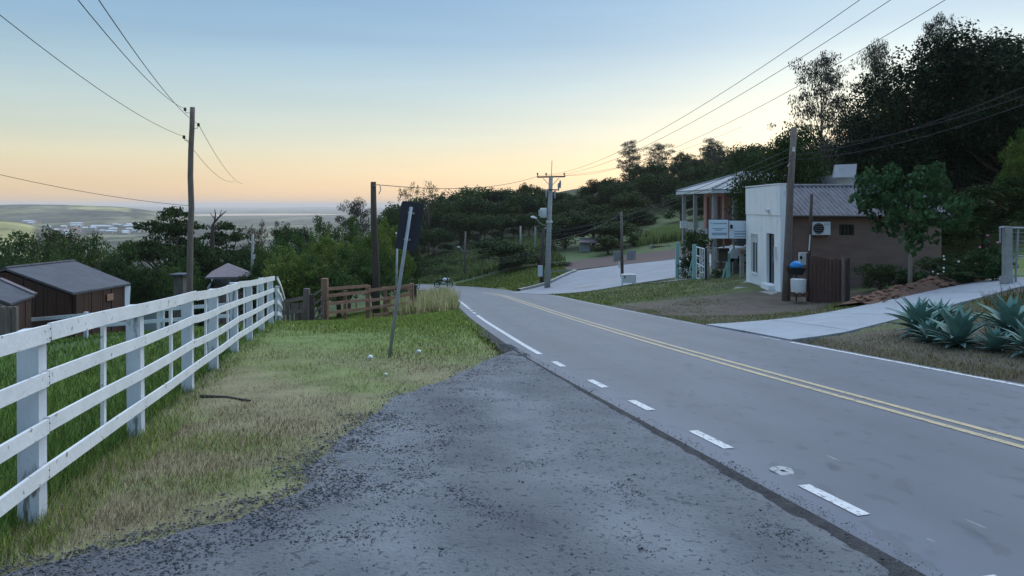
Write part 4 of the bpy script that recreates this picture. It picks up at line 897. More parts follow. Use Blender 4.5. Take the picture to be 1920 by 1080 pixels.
pole(1004, 100, [(1004,460),(1004,426)], .16, .13, 'pole_concrete', 'far slim pole on the slope, right of the pair between the trees')
pole(786, 96, [(787,500),(787,462)], .11, .09, 'dark_wood', 'thin dark pole on the slope just right of the leaning sign')
pole(1166, 76, [(1166,450),(1165,397)], .16, .12, 'grey_wood', 'wooden pole beyond the side street by the low wall')
pl5, _ = pole(472, 46, [(473,500),(474,440)], .10, .08, 'pole_concrete', 'thin pale pole with lamp behind the mauve-roofed house')
MB().tube([P(474,456,46), P(467,452,46)], .03, 6).build('lamp_arm', MAT['white_metal'], pl5); MB().box(P(478,480,45.8), (.14,.1,.36)).build('meter_box', MAT['white_metal'], pl5)
plR, topR = pole(1473, 27, [(1478,450),(1482,350),(1489,239)], .155, .105, 'grey_wood', 'thick leaning wooden pole in front of the white shop facade')
k = MB(); q = P(1488,284,26.8); k.tube([q, q+Vector((0,0,.16))], .05, 8); k.build('insulator', MAT['white_metal'], plR)
k = MB(); q = P(1484,305,26.8); k.tube([q-Vector((.05,0,0)), q+Vector((-.15,0,-.15))], .02, 6); k.build('hook', MAT['steel'], plR)
plS, _ = pole(1515, 27.6, [(1516,500),(1519,440),(1522,364)], .075, .055, 'dark_wood', 'slender service post with a meter box beside the brown shop wall')
mb = MB().box(P(1507,485,27.4), (.34,.18,.46)).build('meter_box', MAT['light_box'], plS); MB().box(P(1502,483,27.29), (.09,.02,.12)).build('window', MAT['black'], mb)
b_ = MB(); b_.tube([P(1519,440,27.55), P(1517,470,27.5)], .025, 6); b_.build('conduit', MAT['light_box'], plS)
# ------------------------------------------------------------------ wires
def wire(p, q, sag, label, r=.014, n=14):
    p, q = Vector(p), Vector(q); pts = []
    for k in range(n+1):
        t = k/n; v_ = p.lerp(q, t); v_.z -= sag*4*t*(1-t); pts.append(v_)
    tag(MB().tube(pts, r, 5).build('power_line', MAT['wire'], None, origin=p), label, 'wire')
wire(i1, P(122,-30,9.0), .25, 'left one of two wires running up from the crooked pole to the upper left', .008)
wire(i2, P(165,-30,9.0), .25, 'right one of two wires running up from the crooked pole to the upper left', .008)
wire(i3, P(-60,-20,11), .28, 'lowest long wire from the crooked pole to the left picture edge', .008)
wire(i2, P(455,345,62), .5, 'thin wire from the crooked pole down towards the valley, right one', .010)
wire(i3, P(440,340,62), .6, 'thin wire from the crooked pole down towards the valley, left one', .010)
wire(P(-40,318,24), P(356,386,29), .15, 'low wire from the left picture edge to the middle of the crooked pole', .009)
wire(P(714,347,31), P(1009,330,YT), .5, 'wire from the bare dark pole to the crossarm of the transformer pole', .016)
wire(P(1008,329,YT), P(1640,-20,17), 1.1, 'leftmost of three high wires climbing from the crossarm to the top right', .009, 24)
wire(P(1024,329,YT), P(1700,-20,17), 1.1, 'middle of three high wires climbing from the crossarm to the top right', .009, 24)
wire(P(1058,329,YT), P(1805,-20,17), 1.2, 'rightmost of three high wires climbing from the crossarm to the top right', .009, 24)
wire(P(1058,329,YT), P(1390,238,52), .6, 'thin wire from the crossarm to the big round tree', .010, 20)
for k, (dy, rr3) in enumerate(((0, 300), (7, 286), (15, 308))):
    wire(P(1030,432+dy*.6,YT-.3), P(1484,rr3-8,26.8), .55, ['upper','middle','lowest'][k]+' of three low cables from the transformer pole to the leaning pole', .012, 20)
    wire(P(1484,rr3-8,26.8), P(2000,[128,150,165][k],18), .35, ['upper','middle','lowest'][k]+' of three cables from the leaning pole past the huge dark tree', .008, 20)
wire(P(1030,436,YT-.3), P(790,462,96), 1.0, 'low cable from the transformer pole to the thin pole behind the sign', .018, 16)
for k in range(3): wire(P(1024,455+k*5,YT), P(873,468+k*5,84), 1.1, ['upper','middle','lower'][k]+' cable between the transformer pole and the slope lamp pole', .018, 16)
wire(P(1166,398,76), P(1030,452,YT), .5, 'wire from the transformer pole to the wooden pole beyond the side street', .016)

# ------------------------------------------------------------------ shop with white facade
A = Vector((10.87,29,0)); Bc = Vector((11.18,34,0)); CX = 17.3; zb = PZ(549,29)-.25
shop = thing('shop_building', (12,31,PZ(549,29)), 'small brown shop with a white parapet facade and corrugated roof', 'building')
fdir = (Bc-A).normalized(); fnor = Vector((-fdir.y, fdir.x, 0))   # faces left (-x)
def fpt(t, z, out=0): return A+fdir*t+fnor*out+Vector((0,0,z))
LF = (Bc-A).length
def fbox(t0, t1, z0, z1, o0, o1): return MB().hexa([fpt(t0,z0,o0),fpt(t0,z0,o1),fpt(t1,z0,o1),fpt(t1,z0,o0)],[fpt(t0,z1,o0),fpt(t0,z1,o1),fpt(t1,z1,o1),fpt(t1,z1,o0)])
zt = PZ(346,29); zl = PZ(403,30.5)
W0, W1_, WZ0, WZ1 = 3.1, 4.05, PZ(511,32.6), PZ(440,32.6); D0, D1, DZ1 = .62, 1.72, PZ(438,30); DZ0 = PZ(533,30)
for k, (t0, t1, z0, z1) in enumerate([(-.22, D0, zb, zl), (D1, W0, zb, zl), (W1_, LF, zb, zl), (D0, D1, DZ1, zl), (W0, W1_, WZ1, zl), (W0, W1_, zb, WZ0)]):
    fbox(t0, t1, z0, z1, -.10, .12).build('facade_wall', MAT['white_wall'], shop)
MB().hexa([fpt(-.22,zl,-.10),fpt(-.22,zl,.15),fpt(LF,zl,.15),fpt(LF,zl,-.10)],[fpt(-.22,zt,-.10),fpt(-.22,zt,.15),fpt(LF,zt-.05,.15),fpt(LF,zt-.05,-.10)]).build('parapet', MAT['white_wall'], shop)
fbox(-.24, LF+.03, zt+.002, zt+.05, -.12, .17).build('coping', MAT['white_wall'], shop)
dr = fbox(D0, D1, DZ0, DZ1, -.10, -.03).build('door', MAT['dark_glass'], shop); fbox(D1-.06, D1, DZ0, DZ1, -.03, .0).build('door_frame', MAT['black'], dr); fbox(D0+.5,D0+.56,DZ0+.9,DZ0+1.1,-.03,.02).build('handle', MAT['steel'], dr)
fbox(D0-.02, D1+.02, DZ0-.25, DZ0-.004, -.4, .35).build('doorstep', MAT['white_wall'], shop)
wd_ = fbox(W0, W1_, WZ0, WZ1, .04, .07).build('window', MAT['dark_glass'], shop)
for t in (W0+.03, (W0+W1_)/2, W1_-.03): fbox(t-.022, t+.022, WZ0, WZ1, .07, .10).build('mullion', MAT['white_metal'], wd_)
fbox(W0, W1_, WZ1-.35, WZ1, .072, .095).build('vent_panel', MAT['light_box'], wd_)
fbox(.28, .40, PZ(485,29.3), PZ(462,29.3), .12, .20).build('intercom', MAT['white_metal'], shop)
fbox(1.15, 1.45, PZ(395,30)-.05, PZ(395,30)+.05, .15, .26).build('wall_lamp', MAT['light_box'], shop)
# brown side wall with a small window, back and far walls
ez = PZ(404,29); WX0, WX1, WY0, WY1 = PX(1574,29), PX(1602,29), PZ(441,29), PZ(421,29)
for x0, x1, z0, z1 in [(A.x+.1, WX0, zb, ez), (WX1, CX, zb, ez), (WX0, WX1, zb, WY0), (WX0, WX1, WY1, ez)]:
    MB().box(((x0+x1)/2, 29.12, (z0+z1)/2), (x1-x0, .22, z1-z0)).build('side_wall', MAT['brown_wall'], shop)
sw_ = MB().box(((WX0+WX1)/2, 29.16, (WY0+WY1)/2), (WX1-WX0, .04, WY1-WY0)).build('window', MAT['dark_glass'], shop)
for k in range(4): MB().box((WX0+(k+.5)*(WX1-WX0)/4, 29.06, (WY0+WY1)/2), (.03,.03,WY1-WY0)).build('bar', MAT['dark_wood'], sw_)
MB().box(((A.x+CX)/2+.2, 33.9, (zb+ez)/2), (CX-A.x-.5, .2, ez-zb)).build('back_wall', MAT['brown_wall'], shop)
rz_ = PZ(351,31.5)
MB().prism([(CX,29.25,zb),(CX,33.8,zb),(CX,33.8,ez),(CX,31.5,rz_-.15),(CX,29.25,ez)], Vector((-.2,0,0))).build('gable_wall', MAT['brown_wall'], shop)
MB().prism([(A.x+.18,29.26,zb),(A.x+.40,33.7,zb),(A.x+.40,33.7,ez),(A.x+.3,31.5,rz_-.15),(A.x+.18,29.26,ez)], Vector((.08,0,0))).build('gable_wall', MAT['brown_wall'], shop)
nsh = 8; x0 = A.x+.18; wsh = (CX+.25-x0)/nsh
for k in range(nsh):
    for (ya, za), (yb, zc) in (((28.72, ez-.06), (31.5, rz_)), ((34.3, ez-.1), (31.5, rz_))):
        b = MB(); n = 31
        for j in range(n):
            xx = x0+k*wsh+(wsh+.05)*j/(n-1); cz = math.sin(2*math.pi*xx/.19)*.042+k*.0015
            for t in (0, .5, 1): b.v.append((xx, ya+(yb-ya)*t, za+(zc-za)*t+cz+.03))
        for j in range(n-1):
            for m in range(2): b.f.append((3*j+m, 3*j+m+1, 3*j+4+m, 3*j+3+m))
        o = b.build('roof_sheet', MAT['roof_fibre'], shop, True)
rc_ = MB(); rc_.tube([(x0, 31.5, rz_+.05), (CX+.25, 31.5, rz_+.05)], .09, 8); rc_.build('ridge_cap', MAT['roof_fibre'], shop)
MB().beam((A.x+.1, 28.95, ez-.04), (CX+.2, 28.95, ez-.04), .10, .10).build('eave_board', MAT['dark_wood'], shop)
# things on the walls
ac = P(1537,428,28.9); t = thing('air_conditioner', ac, 'white air conditioner unit with round fan mounted on the brown shop wall', 'air conditioner')
MB().box(ac+Vector((0,-.06,0)), (.70,.26,.52)).build('casing', MAT['white_metal'], t)
b = MB(); b.tube([ac+Vector((-.13,-.195,0)), ac+Vector((-.13,-.215,0))], .215, 20); fg = b.build('fan_grille', MAT['black'], t)
for k in range(5): MB().box(ac+Vector((-.13,-.222,-.16+.08*k)), (.36,.01,.012)).build('grille_bar', MAT['steel'], fg)
MB().box(ac+Vector((.2,-.195,.17)), (.22,.012,.10)).build('badge', MAT['light_box'], t)
for q in (-.25, .25): MB().beam(ac+Vector((q,.09,-.31)), ac+Vector((q,-.2,-.28)), .04, .05).build('bracket', MAT['dark_wood'], t)
sb = P(1366,430,34.2); t = thing('shop_sign', sb, 'white two-panel sign board sticking out left from the shop facade', 'sign')
for k, (x0_, x1_, y0_, y1_) in enumerate(((1328.5,1365.5,412,447),(1366.5,1402,414,447))):
    p0, p1 = P(x0_,y1_,34.2), P(x1_,y0_,34.2); pn = MB().box((p0+p1)/2, (p1.x-p0.x, .08, p1.z-p0.z)).build('panel', MAT['sign_white'], t)
    rows = [(419,1336,1362,1.2),(428.5,1335,1360,.9),(431.5,1340,1354,.9),(438.5,1334,1363,2.4)] if k == 0 else [(434,1376,1400,1.0),(438.5,1376,1402,1.6),(443.5,1376,1398,1.0)]
    for ry, ra, rb_, hh in rows:
        q0, q1 = P(ra, ry+hh, 34.2), P(rb_, ry-hh, 34.2); MB().box(((q0.x+q1.x)/2, 34.157, (q0.z+q1.z)/2), (q1.x-q0.x, .004, q1.z-q0.z)).build('print_line', MAT['print_blue'], pn)
q = P(1333,418,34.15); MB().box(q, (.06,.006,.06)).build('logo', MAT['print_blue'], t)
MB().box(P(1328,430,34.25), (.05,.12,.95)).build('frame', MAT['black'], t); MB().box(P(1366,430,34.2), (.03,.10,.92)).build('frame', MAT['black'], t); MB().box(P(1366,411,34.25), (1.88,.10,.04)).build('frame', MAT['black'], t)
for px in (1371.5, 1405): MB().box(P(px,425,34.05), (.09,.08,.19)).build('lamp', MAT['black'], t)
MB().box(P(1376,457,34.3), (.06,.06,.5)).build('support', MAT['grey_wood'], t); MB().box(P(1357,457,34.3), (.06,.06,.5)).build('support', MAT['grey_wood'], t)
# bin with blue bag, white tub, plank screen
bb = GP(1493, 26.6); t = thing('litter_basket', bb, 'black raised litter basket beside the leaning pole', 'bin')
MB().tube([bb-Vector((0,0,.1)), Vector((bb.x, bb.y, PZ(512,26.6)))], .03, 8).build('stem', MAT['dark_wood'], t)
c_ = P(1493,507,26.6); b = MB(); b.hexa([c_+Vector(v_) for v_ in ((-.20,-.14,-.16),(.18,-.14,-.16),(.18,.14,-.16),(-.20,.14,-.16))],[c_+Vector(v_) for v_ in ((-.30,-.2,.10),(.30,-.2,.10),(.30,.2,.10),(-.30,.2,.10))]); b.build('basket', MAT['black'], t)
import bmesh
bm = bmesh.new(); bmesh.ops.create_icosphere(bm, subdivisions=3, radius=1)
for v_ in bm.verts:
    n_ = float(wnoise(np.array([v_.co.x*2+v_.co.z]), np.array([v_.co.y*2+v_.co.z*1.7]), 1.5, 51)[0]); v_.co *= 1+.13*n_; v_.co.x *= .225; v_.co.y *= .18; v_.co.z *= .19 if v_.co.z > 0 else .10
me = bpy.data.meshes.new('rubbish_bag'); bm.to_mesh(me); bm.free(); o = link('rubbish_bag', me, MAT['blue_bag'], None, True, P(1493,499,26.6)); tag(o, 'bright blue rubbish bag sitting in the black litter basket', 'bag')
tb = GP(1497, 26.2); t = thing('white_tub', tb, 'round pale concrete tub on the ground under the litter basket', 'tub'); z0, z1 = PZ(549,26.2), PZ(523,26.2)
b = MB(); b.tube([Vector((tb.x,tb.y,z0)), Vector((tb.x,tb.y,z0+.04)), Vector((tb.x,tb.y,z1))], [.24,.255,.275], 20, False); b.tube([Vector((tb.x,tb.y,z1)), Vector((tb.x,tb.y,z1-.1))], [.235,.22], 20, True); b.build('wall', MAT['white_metal'], t, True)
for k in range(7):
    a_ = k*.9; q = Vector((tb.x+math.cos(a_)*.25, tb.y+math.sin(a_)*.18-.05, z0-.04)); MB().box(q, (.16,.12,.16), a_).build('foot_stone', MAT['clay'], t)
ps = thing('plank_screen', GP(1552,25.6), 'reddish brown vertical plank screen beside the driveway, in front of the shop', 'screen')
pa, pb = (1519, 26.2), (1586, 24.9)
for k in range(9):
    f0 = (k+.5)/9; px, Y = pa[0]+(pb[0]-pa[0])*f0, pa[1]+(pb[1]-pa[1])*f0; post_at(px, 479+f0*8+random.uniform(-2,2), Y, .152, MAT['plank_red'], ps, 'plank', random.uniform(-.01,.01), .03+.012*(k%3))
post_at(1516, 474, 26.35, .13, MAT['dark_wood'], ps); post_at(1581, 482, 24.85, .07, MAT['grey_wood'], ps); post_at(1590, 484, 25.0, .10, MAT['dark_wood'], ps)
for r0, r1 in ((494,500),(540,552)): MB().beam(P(pa[0],r0,pa[1]+.06), P(pb[0],r1,pb[1]+.06), .04, .09).build('rail', MAT['dark_wood'], ps)
# ------------------------------------------------------------------ pink house on stilts
ph = thing('pink_house', (13.5,44.5,-1.5), 'pink house with grey roof and slim porch columns behind the shop sign', 'building')
NC = Vector((PX(1336,42),42,0)); FC = Vector((PX(1268,48.5),48.5,0)); RC_ = Vector((17.5,41.2,0)); ez1 = PZ(355,43); apx = Vector((15.2,46.3,PZ(318,46.3))); BC = RC_+(FC-NC)
e_ = [Vector((v_.x,v_.y,ez1)) for v_ in (NC, RC_, BC, FC)]
r1_, r2_ = Vector((14.5,45.3,PZ(324,45.3))), Vector((16.2,44.6,PZ(324,45.3)))
def slab(pl, th=.07): return MB().prism(pl, Vector((0,0,-th)))
for pl in ([e_[0], e_[1], r2_, r1_], [e_[1], e_[2], r2_], [e_[2], e_[3], r1_, r2_], [e_[3], e_[0], r1_]): slab(pl).build('roof_plane', MAT['roof_grey'], ph)
for a_, c_ in ((e_[0], r1_), (e_[1], r2_), (r1_, r2_), (e_[3], r1_)): MB().tube([a_+Vector((0,0,.02)), c_+Vector((0,0,.03))], .07, 6).build('ridge_cap', MAT['roof_grey'], ph)
for a_, c_ in ((e_[0], e_[1]), (e_[3], e_[0])): MB().beam(a_-Vector((0,0,.16)), c_-Vector((0,0,.16)), .05, .16).build('fascia', MAT['light_box'], ph)
fz = PZ(432,43)
for px, Y in ((1282.5,47.6),(1303.5,45.4),(1340,42.5),(1377,42.1)):
    p = GP(px, Y); MB().box((p.x, p.y, (ez1-.1+p.z-.2)/2), (.22,.22,ez1-.1-p.z+.2)).build('column', MAT['pole_concrete'], ph)
MB().prism([Vector((v_.x,v_.y,fz-.22)) for v_ in (NC+Vector((.1,.3,0)), RC_, BC, FC+Vector((.3,-.4,0)))], Vector((0,0,.22))).build('floor_slab', MAT['pole_concrete'], ph)
ix = 12.75; iy0, iy1 = 43.4, 47.6; hz_ = ez1-.12
segs = [(43.4,43.75),(44.75,46.1),(47.2,47.9)]
for y0, y1 in segs: MB().box((ix+.08, (y0+y1)/2, (fz+hz_)/2), (.16, y1-y0, hz_-fz)).build('wall', MAT['pink_wall'], ph)
for y0, y1 in ((43.75,44.75),(46.1,47.2)):
    MB().box((ix+.08, (y0+y1)/2, (fz+2.05+hz_)/2), (.16, y1-y0, hz_-fz-2.05)).build('wall', MAT['pink_wall'], ph); MB().box((ix+.12, (y0+y1)/2, fz+1.02), (.05, y1-y0, 2.04)).build('door', MAT['deep_red'], ph)
MB().box((15.1, 43.32, (fz+hz_)/2), (4.7,.15,hz_-fz)).build('wall', MAT['pink_wall'], ph)
fw = MB().box((14.3, 43.22, fz+1.3), (1.0,.06,1.2)).build('window', MAT['deep_red'], ph)
MB().box((15.2, 46.9, (fz-.23+g(15,46.5))/2), (4.4,.2,fz-.23-g(15,46.5)+.4)).build('lower_wall', MAT['pink_wall'], ph)
MB().box(P(1282,421,47.3), (.46,.2,.46)).build('meter_box', MAT['white_metal'], ph)
for k in range(6): MB().box(P(1292+k*5,421,46.3-.3*k)+Vector((0,0,0)), (.12,.04,.34)).build('railing_panel', MAT['white_metal'], ph)
# pale house wall behind the shop
hb_ = thing('pale_house', (PX(1586,36.5),36.5,PZ(355,36.5)), 'pale grey house gable peeking over the shop roof under the eucalyptus', 'building')
_zb, _zt = g(PX(1588,36.7), 37.5)-.2, PZ(328,36.7); MB().box((PX(1588,36.7), 38.0, (_zb+_zt)/2), (1.05,2.6,_zt-_zb)).build('wall', MAT['roof_pale'], hb_)
rb = MB(); q = [P(1566,309,36.5), P(1607,307,36.5), P(1604,332,35.9), P(1562,333,35.9)]; rb.prism(q, Vector((0,.12,.0))); rb.build('roof', MAT['roof_grey'], hb_)
# ------------------------------------------------------------------ turquoise fence, gates, car
tf_ = thing('turquoise_fence', GP(1335,38), 'row of turquoise concrete posts with diagonal braces in front of the pink house', 'fence')
for px, pt, Y, w in ((1270,455,43.5,.20),(1302,458,39.6,.19),(1365.5,474,37.0,.17)): post_at(px, pt, Y, w, MAT['turquoise'], tf_)
for px, pt, Y, w in ((1327.5,463,38.5,.12),(1342,464,38.2,.17)): post_at(px, pt, Y, w, MAT['pole_concrete'], tf_)
MB().beam(P(1366,483,37), P(1353,527,37.2), .08, .08).build('brace', MAT['turquoise'], tf_); MB().beam(P(1300,480,39.6), P(1291,517,40), .07, .07).build('brace', MAT['turquoise'], tf_); MB().beam(P(1279,470,43), P(1284,510,42.5), .07, .07).build('brace', MAT['pole_concrete'], tf_)
MB().beam(P(1343,490,38.1), P(1364,490,37.1), .10, .09).build('beam', MAT['pole_concrete'], tf_)
wg = thing('white_gate', GP(1314,38.9), 'small white tubular metal gate hung between turquoise post and dark post', 'gate')
gp = lambda fx_, fy_: P(1306+15*fx_, (463+(521-463)*fy_)+fx_*(467-463)*(1-fy_)+fx_*fy_*5, 39.3-.7*fx_)
for (a0, b0), (a1, b1) in (((0,0),(0,1)),((1,0),(1,1)),((0,0),(1,0)),((0,1),(1,1)),((.45,0),(.45,1)),((.72,0),(.72,.9)),((0,.28),(.45,.28)),((0,.52),(1,.58)),((.45,.8),(1,.74))): MB().tube([gp(a0,b0), gp(a1,b1)], .035, 6).build('bar', MAT['white_metal'], wg)
post_at(1323.5, 465, 37.6, .09, MAT['black'], wg)
nb = thing('notice_box', P(1355,478,36.6), 'dark box-shaped panel with a lid hung between the turquoise posts', 'box')
MB().box(P(1355,480,36.6), (.46,.22,.56)).build('panel', MAT['dark_wood'], nb); MB().box(P(1356,468,36.55), (.54,.30,.16)).build('lid', MAT['black'], nb)
MB().box(P(1352,494,36.6), (.06,.06,.35)).build('stem', MAT['dark_wood'], nb)
bs = thing('stone_pillar', GP(1392,36), 'short rough stone pillar with a brick cap beside the white car', 'pillar')
post_at(1391, 474, 36, .19, MAT['pole_concrete'], bs, 'shaft'); MB().box(P(1393,471,36), (.36,.3,.20)).build('cap', MAT['brown_wall'], bs)
def car(loc, rz, label):
    t = thing('parked_car', loc, label, 'car'); t.rotation_euler[2] = rz
    prof = [(-2.0,.35),(-2.02,.62),(-1.92,.86),(-1.2,.95),(-.55,1.42),(.75,1.45),(1.45,1.02),(1.95,.92),(2.03,.6),(1.98,.33)]
    def pr(b, w0, scale_top): 
        n = len(prof); 
        for s_ in (-1, 1):
            for x_, z_ in prof: b.v.append((x_, s_*(w0*(1 if z_ < 1.0 else scale_top)), z_))
        b.f += [tuple(range(n))[::-1], tuple(range(n, 2*n))]+[(i,(i+1)%n,n+(i+1)%n,n+i) for i in range(n)]
    b = MB(); pr(b, .86, .80); o = b.build('body', MAT['car_paint']); o.parent = t
    def put(b, nm, mt, sm=False): o = b.build(nm, MAT[mt], None, sm); o.parent = t; return o
    for s_ in (-1, 1):
        sidew = MB(); sidew.prism([(-1.02,s_*.80,.99),(-.50,s_*.70,1.36),(.70,s_*.70,1.38),(1.22,s_*.80,1.03)], Vector((0,s_*.03,0))); put(sidew, 'side_window', 'dark_glass')
        for x_ in (-1.25, 1.3):
            wb = MB(); wb.tube([(x_, s_*.70, .31), (x_, s_*.90, .31)], .31, 18); put(wb, 'wheel', 'rubber', False); hb2 = MB(); hb2.tube([(x_, s_*.90, .31), (x_, s_*.915, .31)], .19, 14); put(hb2, 'rim', 'steel')
        hl = MB(); hl.box((-1.96, s_*.62, .72), (.12,.3,.14)); put(hl, 'headlight', 'light_box'); tl = MB(); tl.box((1.98, s_*.66, .78), (.10,.24,.2)); put(tl, 'tail_lamp', 'red_light')
    w_ = MB(); w_.add([(-1.14,-.70,.99),(-1.14,.70,.99),(-.60,.62,1.40),(-.60,-.62,1.40)], [(0,1,2,3)]); w_.v = [(x_-.03, y_, z_+.02) for x_, y_, z_ in w_.v]; put(w_, 'windscreen', 'dark_glass')
    w_ = MB(); w_.add([(1.40,-.70,1.06),(1.40,.70,1.06),(.83,.62,1.41),(.83,-.62,1.41)], [(0,1,2,3)]); w_.v = [(x_+.03, y_, z_+.02) for x_, y_, z_ in w_.v]; put(w_, 'rear_window', 'dark_glass')
    return t
cg = GP(1392, 40.5); car((cg.x+.9, 40.8, PZ(494,40.5)), .15, 'white car parked behind the shop, half hidden by its facade')
mc = GP(826, 74); mc.x += .3; t = thing('motorcycle', mc, 'small dark motorcycle with a white tank parked at the road bend', 'motorcycle')
def mt_(pts, r_, nm, mat, n_=8): return MB().tube([mc+Vector(p) for p in pts], r_, n_).build(nm, MAT[mat], t)
for x_ in (-.65, .65):
    ring = [(x_+.29*math.cos(a_), 0, .31+.29*math.sin(a_)) for a_ in np.linspace(0, 2*math.pi, 17)]; wl = mt_(ring, .05, 'wheel', 'rubber', 6); MB().tube([mc+Vector((x_,-.05,.31)), mc+Vector((x_,.05,.31))], .12, 10).build('hub', MAT['steel'], wl)
mt_([(-.65,0,.31),(-.1,0,.45),(.3,0,.55),(.45,0,.9)], .05, 'frame', 'black'); mt_([(.65,0,.31),(.5,0,.75),(.42,0,1.02)], .035, 'fork', 'steel')
mt_([(-.05,0,.80),(.1,0,.86),(.35,0,.84)], [.10,.16,.10], 'tank', 'white_metal'); mt_([(-.75,0,.80),(-.4,0,.78),(-.05,0,.78)], [.07,.10,.09], 'seat', 'black'); mt_([(-.15,0,.40),(.2,0,.42)], .16, 'engine', 'steel')
mt_([(.40,-.34,1.04),(.44,0,1.0),(.40,.34,1.04)], .022, 'handlebar', 'black'); mt_([(.50,0,.88),(.60,0,.88)], .10, 'headlight', 'light_box')
# ------------------------------------------------------------------ beyond the side street
bx_ = GP(1180,46.5); t = thing('white_cabinet', bx_, 'low white cabinet on the grass at the near edge of the side street', 'cabinet'); c_ = P(1178.5,522,46.5)
MB().box(c_, (.92,.35,.55)).build('body', MAT['white_metal'], t); MB().box(c_+Vector((-.27,-.19,.1)), (.09,.02,.12)).build('mark', MAT['black'], t); MB().box(c_+Vector((-.42,0,-.4)), (.06,.3,.3)).build('leg', MAT['white_metal'], t); MB().box(c_+Vector((.3,0,-.4)), (.06,.3,.3)).build('leg', MAT['white_metal'], t)
sp = GP(1166,52); t = thing('wooden_stump_post', sp, 'dark short post standing in the side street behind the white cabinet', 'post'); MB().tube([P(1166.5,520,52), P(1166.5,488,52)], [.12,.11], 8).build('shaft', MAT['dark_wood'], t); MB().box(P(1161.5,497,51.95), (.10,.12,.45)).build('plate', MAT['light_box'], t)
lw = thing('low_wall', GP(1168,77), 'low broken grey concrete wall behind the wooden pole', 'wall')
for x0_, x1_, yt_ in ((1150,1164,473),(1175,1192,471)):
    for k in range(4): a_ = P(x0_+(x1_-x0_)*(k+.5)/4, yt_, 77); MB().box((a_.x, 77, (a_.z+g(a_.x,77))/2), ((x1_-x0_)/4/F*77*.94, .15, a_.z-g(a_.x,77)+.2)).build('block', MAT['pole_concrete'], lw)
fh = thing('far_shed', GP(1122,92), 'small yellowish open shed among the trees beyond the red lot', 'shed'); q = GP(1122,92)
for px in (1092,1106,1116,1128,1141): post_at(px, 455, 92, .2, MAT['pole_concrete'], fh)
for k in range(3): MB().box((PX(1129,91.8), 91.8, PZ(480-5*k,91.8)), (2.1,.1,.26)).build('board', MAT['yellow_line'], fh)
MB().box((PX(1096,91.6), 91.6, PZ(463,91.6)), (1.3,.12,1.2)).build('panel', MAT['pole_concrete'], fh)
MB().prism([P(1086,456,91), P(1146,456,91), P(1146,448,95), P(1086,448,95)], Vector((0,0,.12))).build('roof', MAT['roof_mauve'], fh)
ft = thing('far_fence', GP(1235,86), 'dark fence with pale posts below the reed patch', 'fence')
for px in (1220.5, 1254): post_at(px, 458, 86, .32, MAT['pole_concrete'], ft)
for k in range(8): post_at(1225+k*3.7, 461, 86.2, .2, MAT['dark_wood'], ft, 'board', d=.04)
# ------------------------------------------------------------------ houses on the left
bn = thing('dark_barn', P(110,580,30), 'dark wooden barn with a grey slate roof behind the white fence', 'building')
e0_, e1_ = P(137,549,25.5), P(245,531,32.5); r0_, r1b = P(10,503,27.5), P(140,489,34.5)   # near eave and ridge
bk0, bk1 = r0_+(r0_-e0_)*1.0, r1b+(r1b-e1_)*1.0; bk0.z, bk1.z = e0_.z, e1_.z
slab([e0_, e1_, r1b, r0_], .08).build('roof_plane', MAT['roof_slate'], bn); slab([r0_, r1b, bk1, bk0], .08).build('roof_plane', MAT['roof_slate'], bn)
MB().tube([r0_+Vector((0,0,.02)), r1b+Vector((0,0,.02))], .06, 6).build('ridge_cap', MAT['roof_slate'], bn)
def insetp(a_, t, c_): return a_.lerp(c_, t)
w0, w1 = insetp(e0_, .04, r0_), insetp(e1_, .06, r1b); w0.z -= .12; w1.z -= .12; w0 = w0.lerp(w1, .03); w1 = w1.lerp(w0, .12)
bw0, bw1 = insetp(bk0, .06, r0_).lerp(bk1, .03), insetp(bk1, .06, r1b); bw0.z = w0.z; bw1.z = w1.z; gb = -5.2
def wallq(name, a_, c_, mat, par, th=.12, n=9):
    d = c_-a_; nn_ = Vector((d.y, -d.x, 0)).normalized()*th
    for k in range(n):
        p, q = a_.lerp(c_, k/n), a_.lerp(c_, (k+.94)/n); j = nn_*random.uniform(-.1, .15)
        MB().hexa([Vector((p.x,p.y,gb))+j, Vector((q.x,q.y,gb))+j, Vector((q.x,q.y,gb))+nn_+j, Vector((p.x,p.y,gb))+nn_+j],[p+j, q+j, q+nn_+j, p+nn_+j]).build(name, mat, par)
wallq('wall_board', w0, w1, MAT['barn_wood'], bn, n=22); rr0 = insetp(r0_, .0, r0_)-Vector((0,0,.15)); rr0 = rr0.lerp(r1b-Vector((0,0,.15)), .03)
wallq('wall_board', rr0, w0, MAT['barn_wood'], bn, n=16); wallq('wall_board', bw0, rr0, MAT['barn_wood'], bn, n=10)
wallq('wall_board', bw0, bw1, MAT['barn_wood'], bn, n=3); wallq('wall_board', w1, bw1, MAT['dark_wood'], bn, n=3)
MB().prism([P(200,552,29.2), P(212,550,30), P(212,562,30), P(200,564,29.2)], Vector((.05,-.05,0))).build('shutter', MAT['brown_board'], bn)
bl = thing('pale_tarp', GP(228,31), 'pale blue sheet wall hanging behind the right end of the barn', 'sheet'); MB().prism([P(218,539,31.6), P(243,536,32.4), P(241,575,32.4), P(218,575,31.6)], Vector((.02,.05,0))).build('sheet', MAT['sign_white'], bl)
sh = thing('lean_to_shed', P(10,580,23), 'small lean-to with dark roof at the left picture edge before the barn', 'shed')
a0, a1, a2, a3 = P(20,569,21.5), P(66,553,24), P(0,524,25.0), P(-60,540,22.5)
slab([a0, a1, a2, a3], .07).build('roof_plane', MAT['roof_slate'], sh); MB().beam(a1+Vector((0,0,.03)), a2+Vector((0,0,.03)), .14, .06).build('ridge_cap', MAT['roof_mauve'], sh)
gb = -4.6
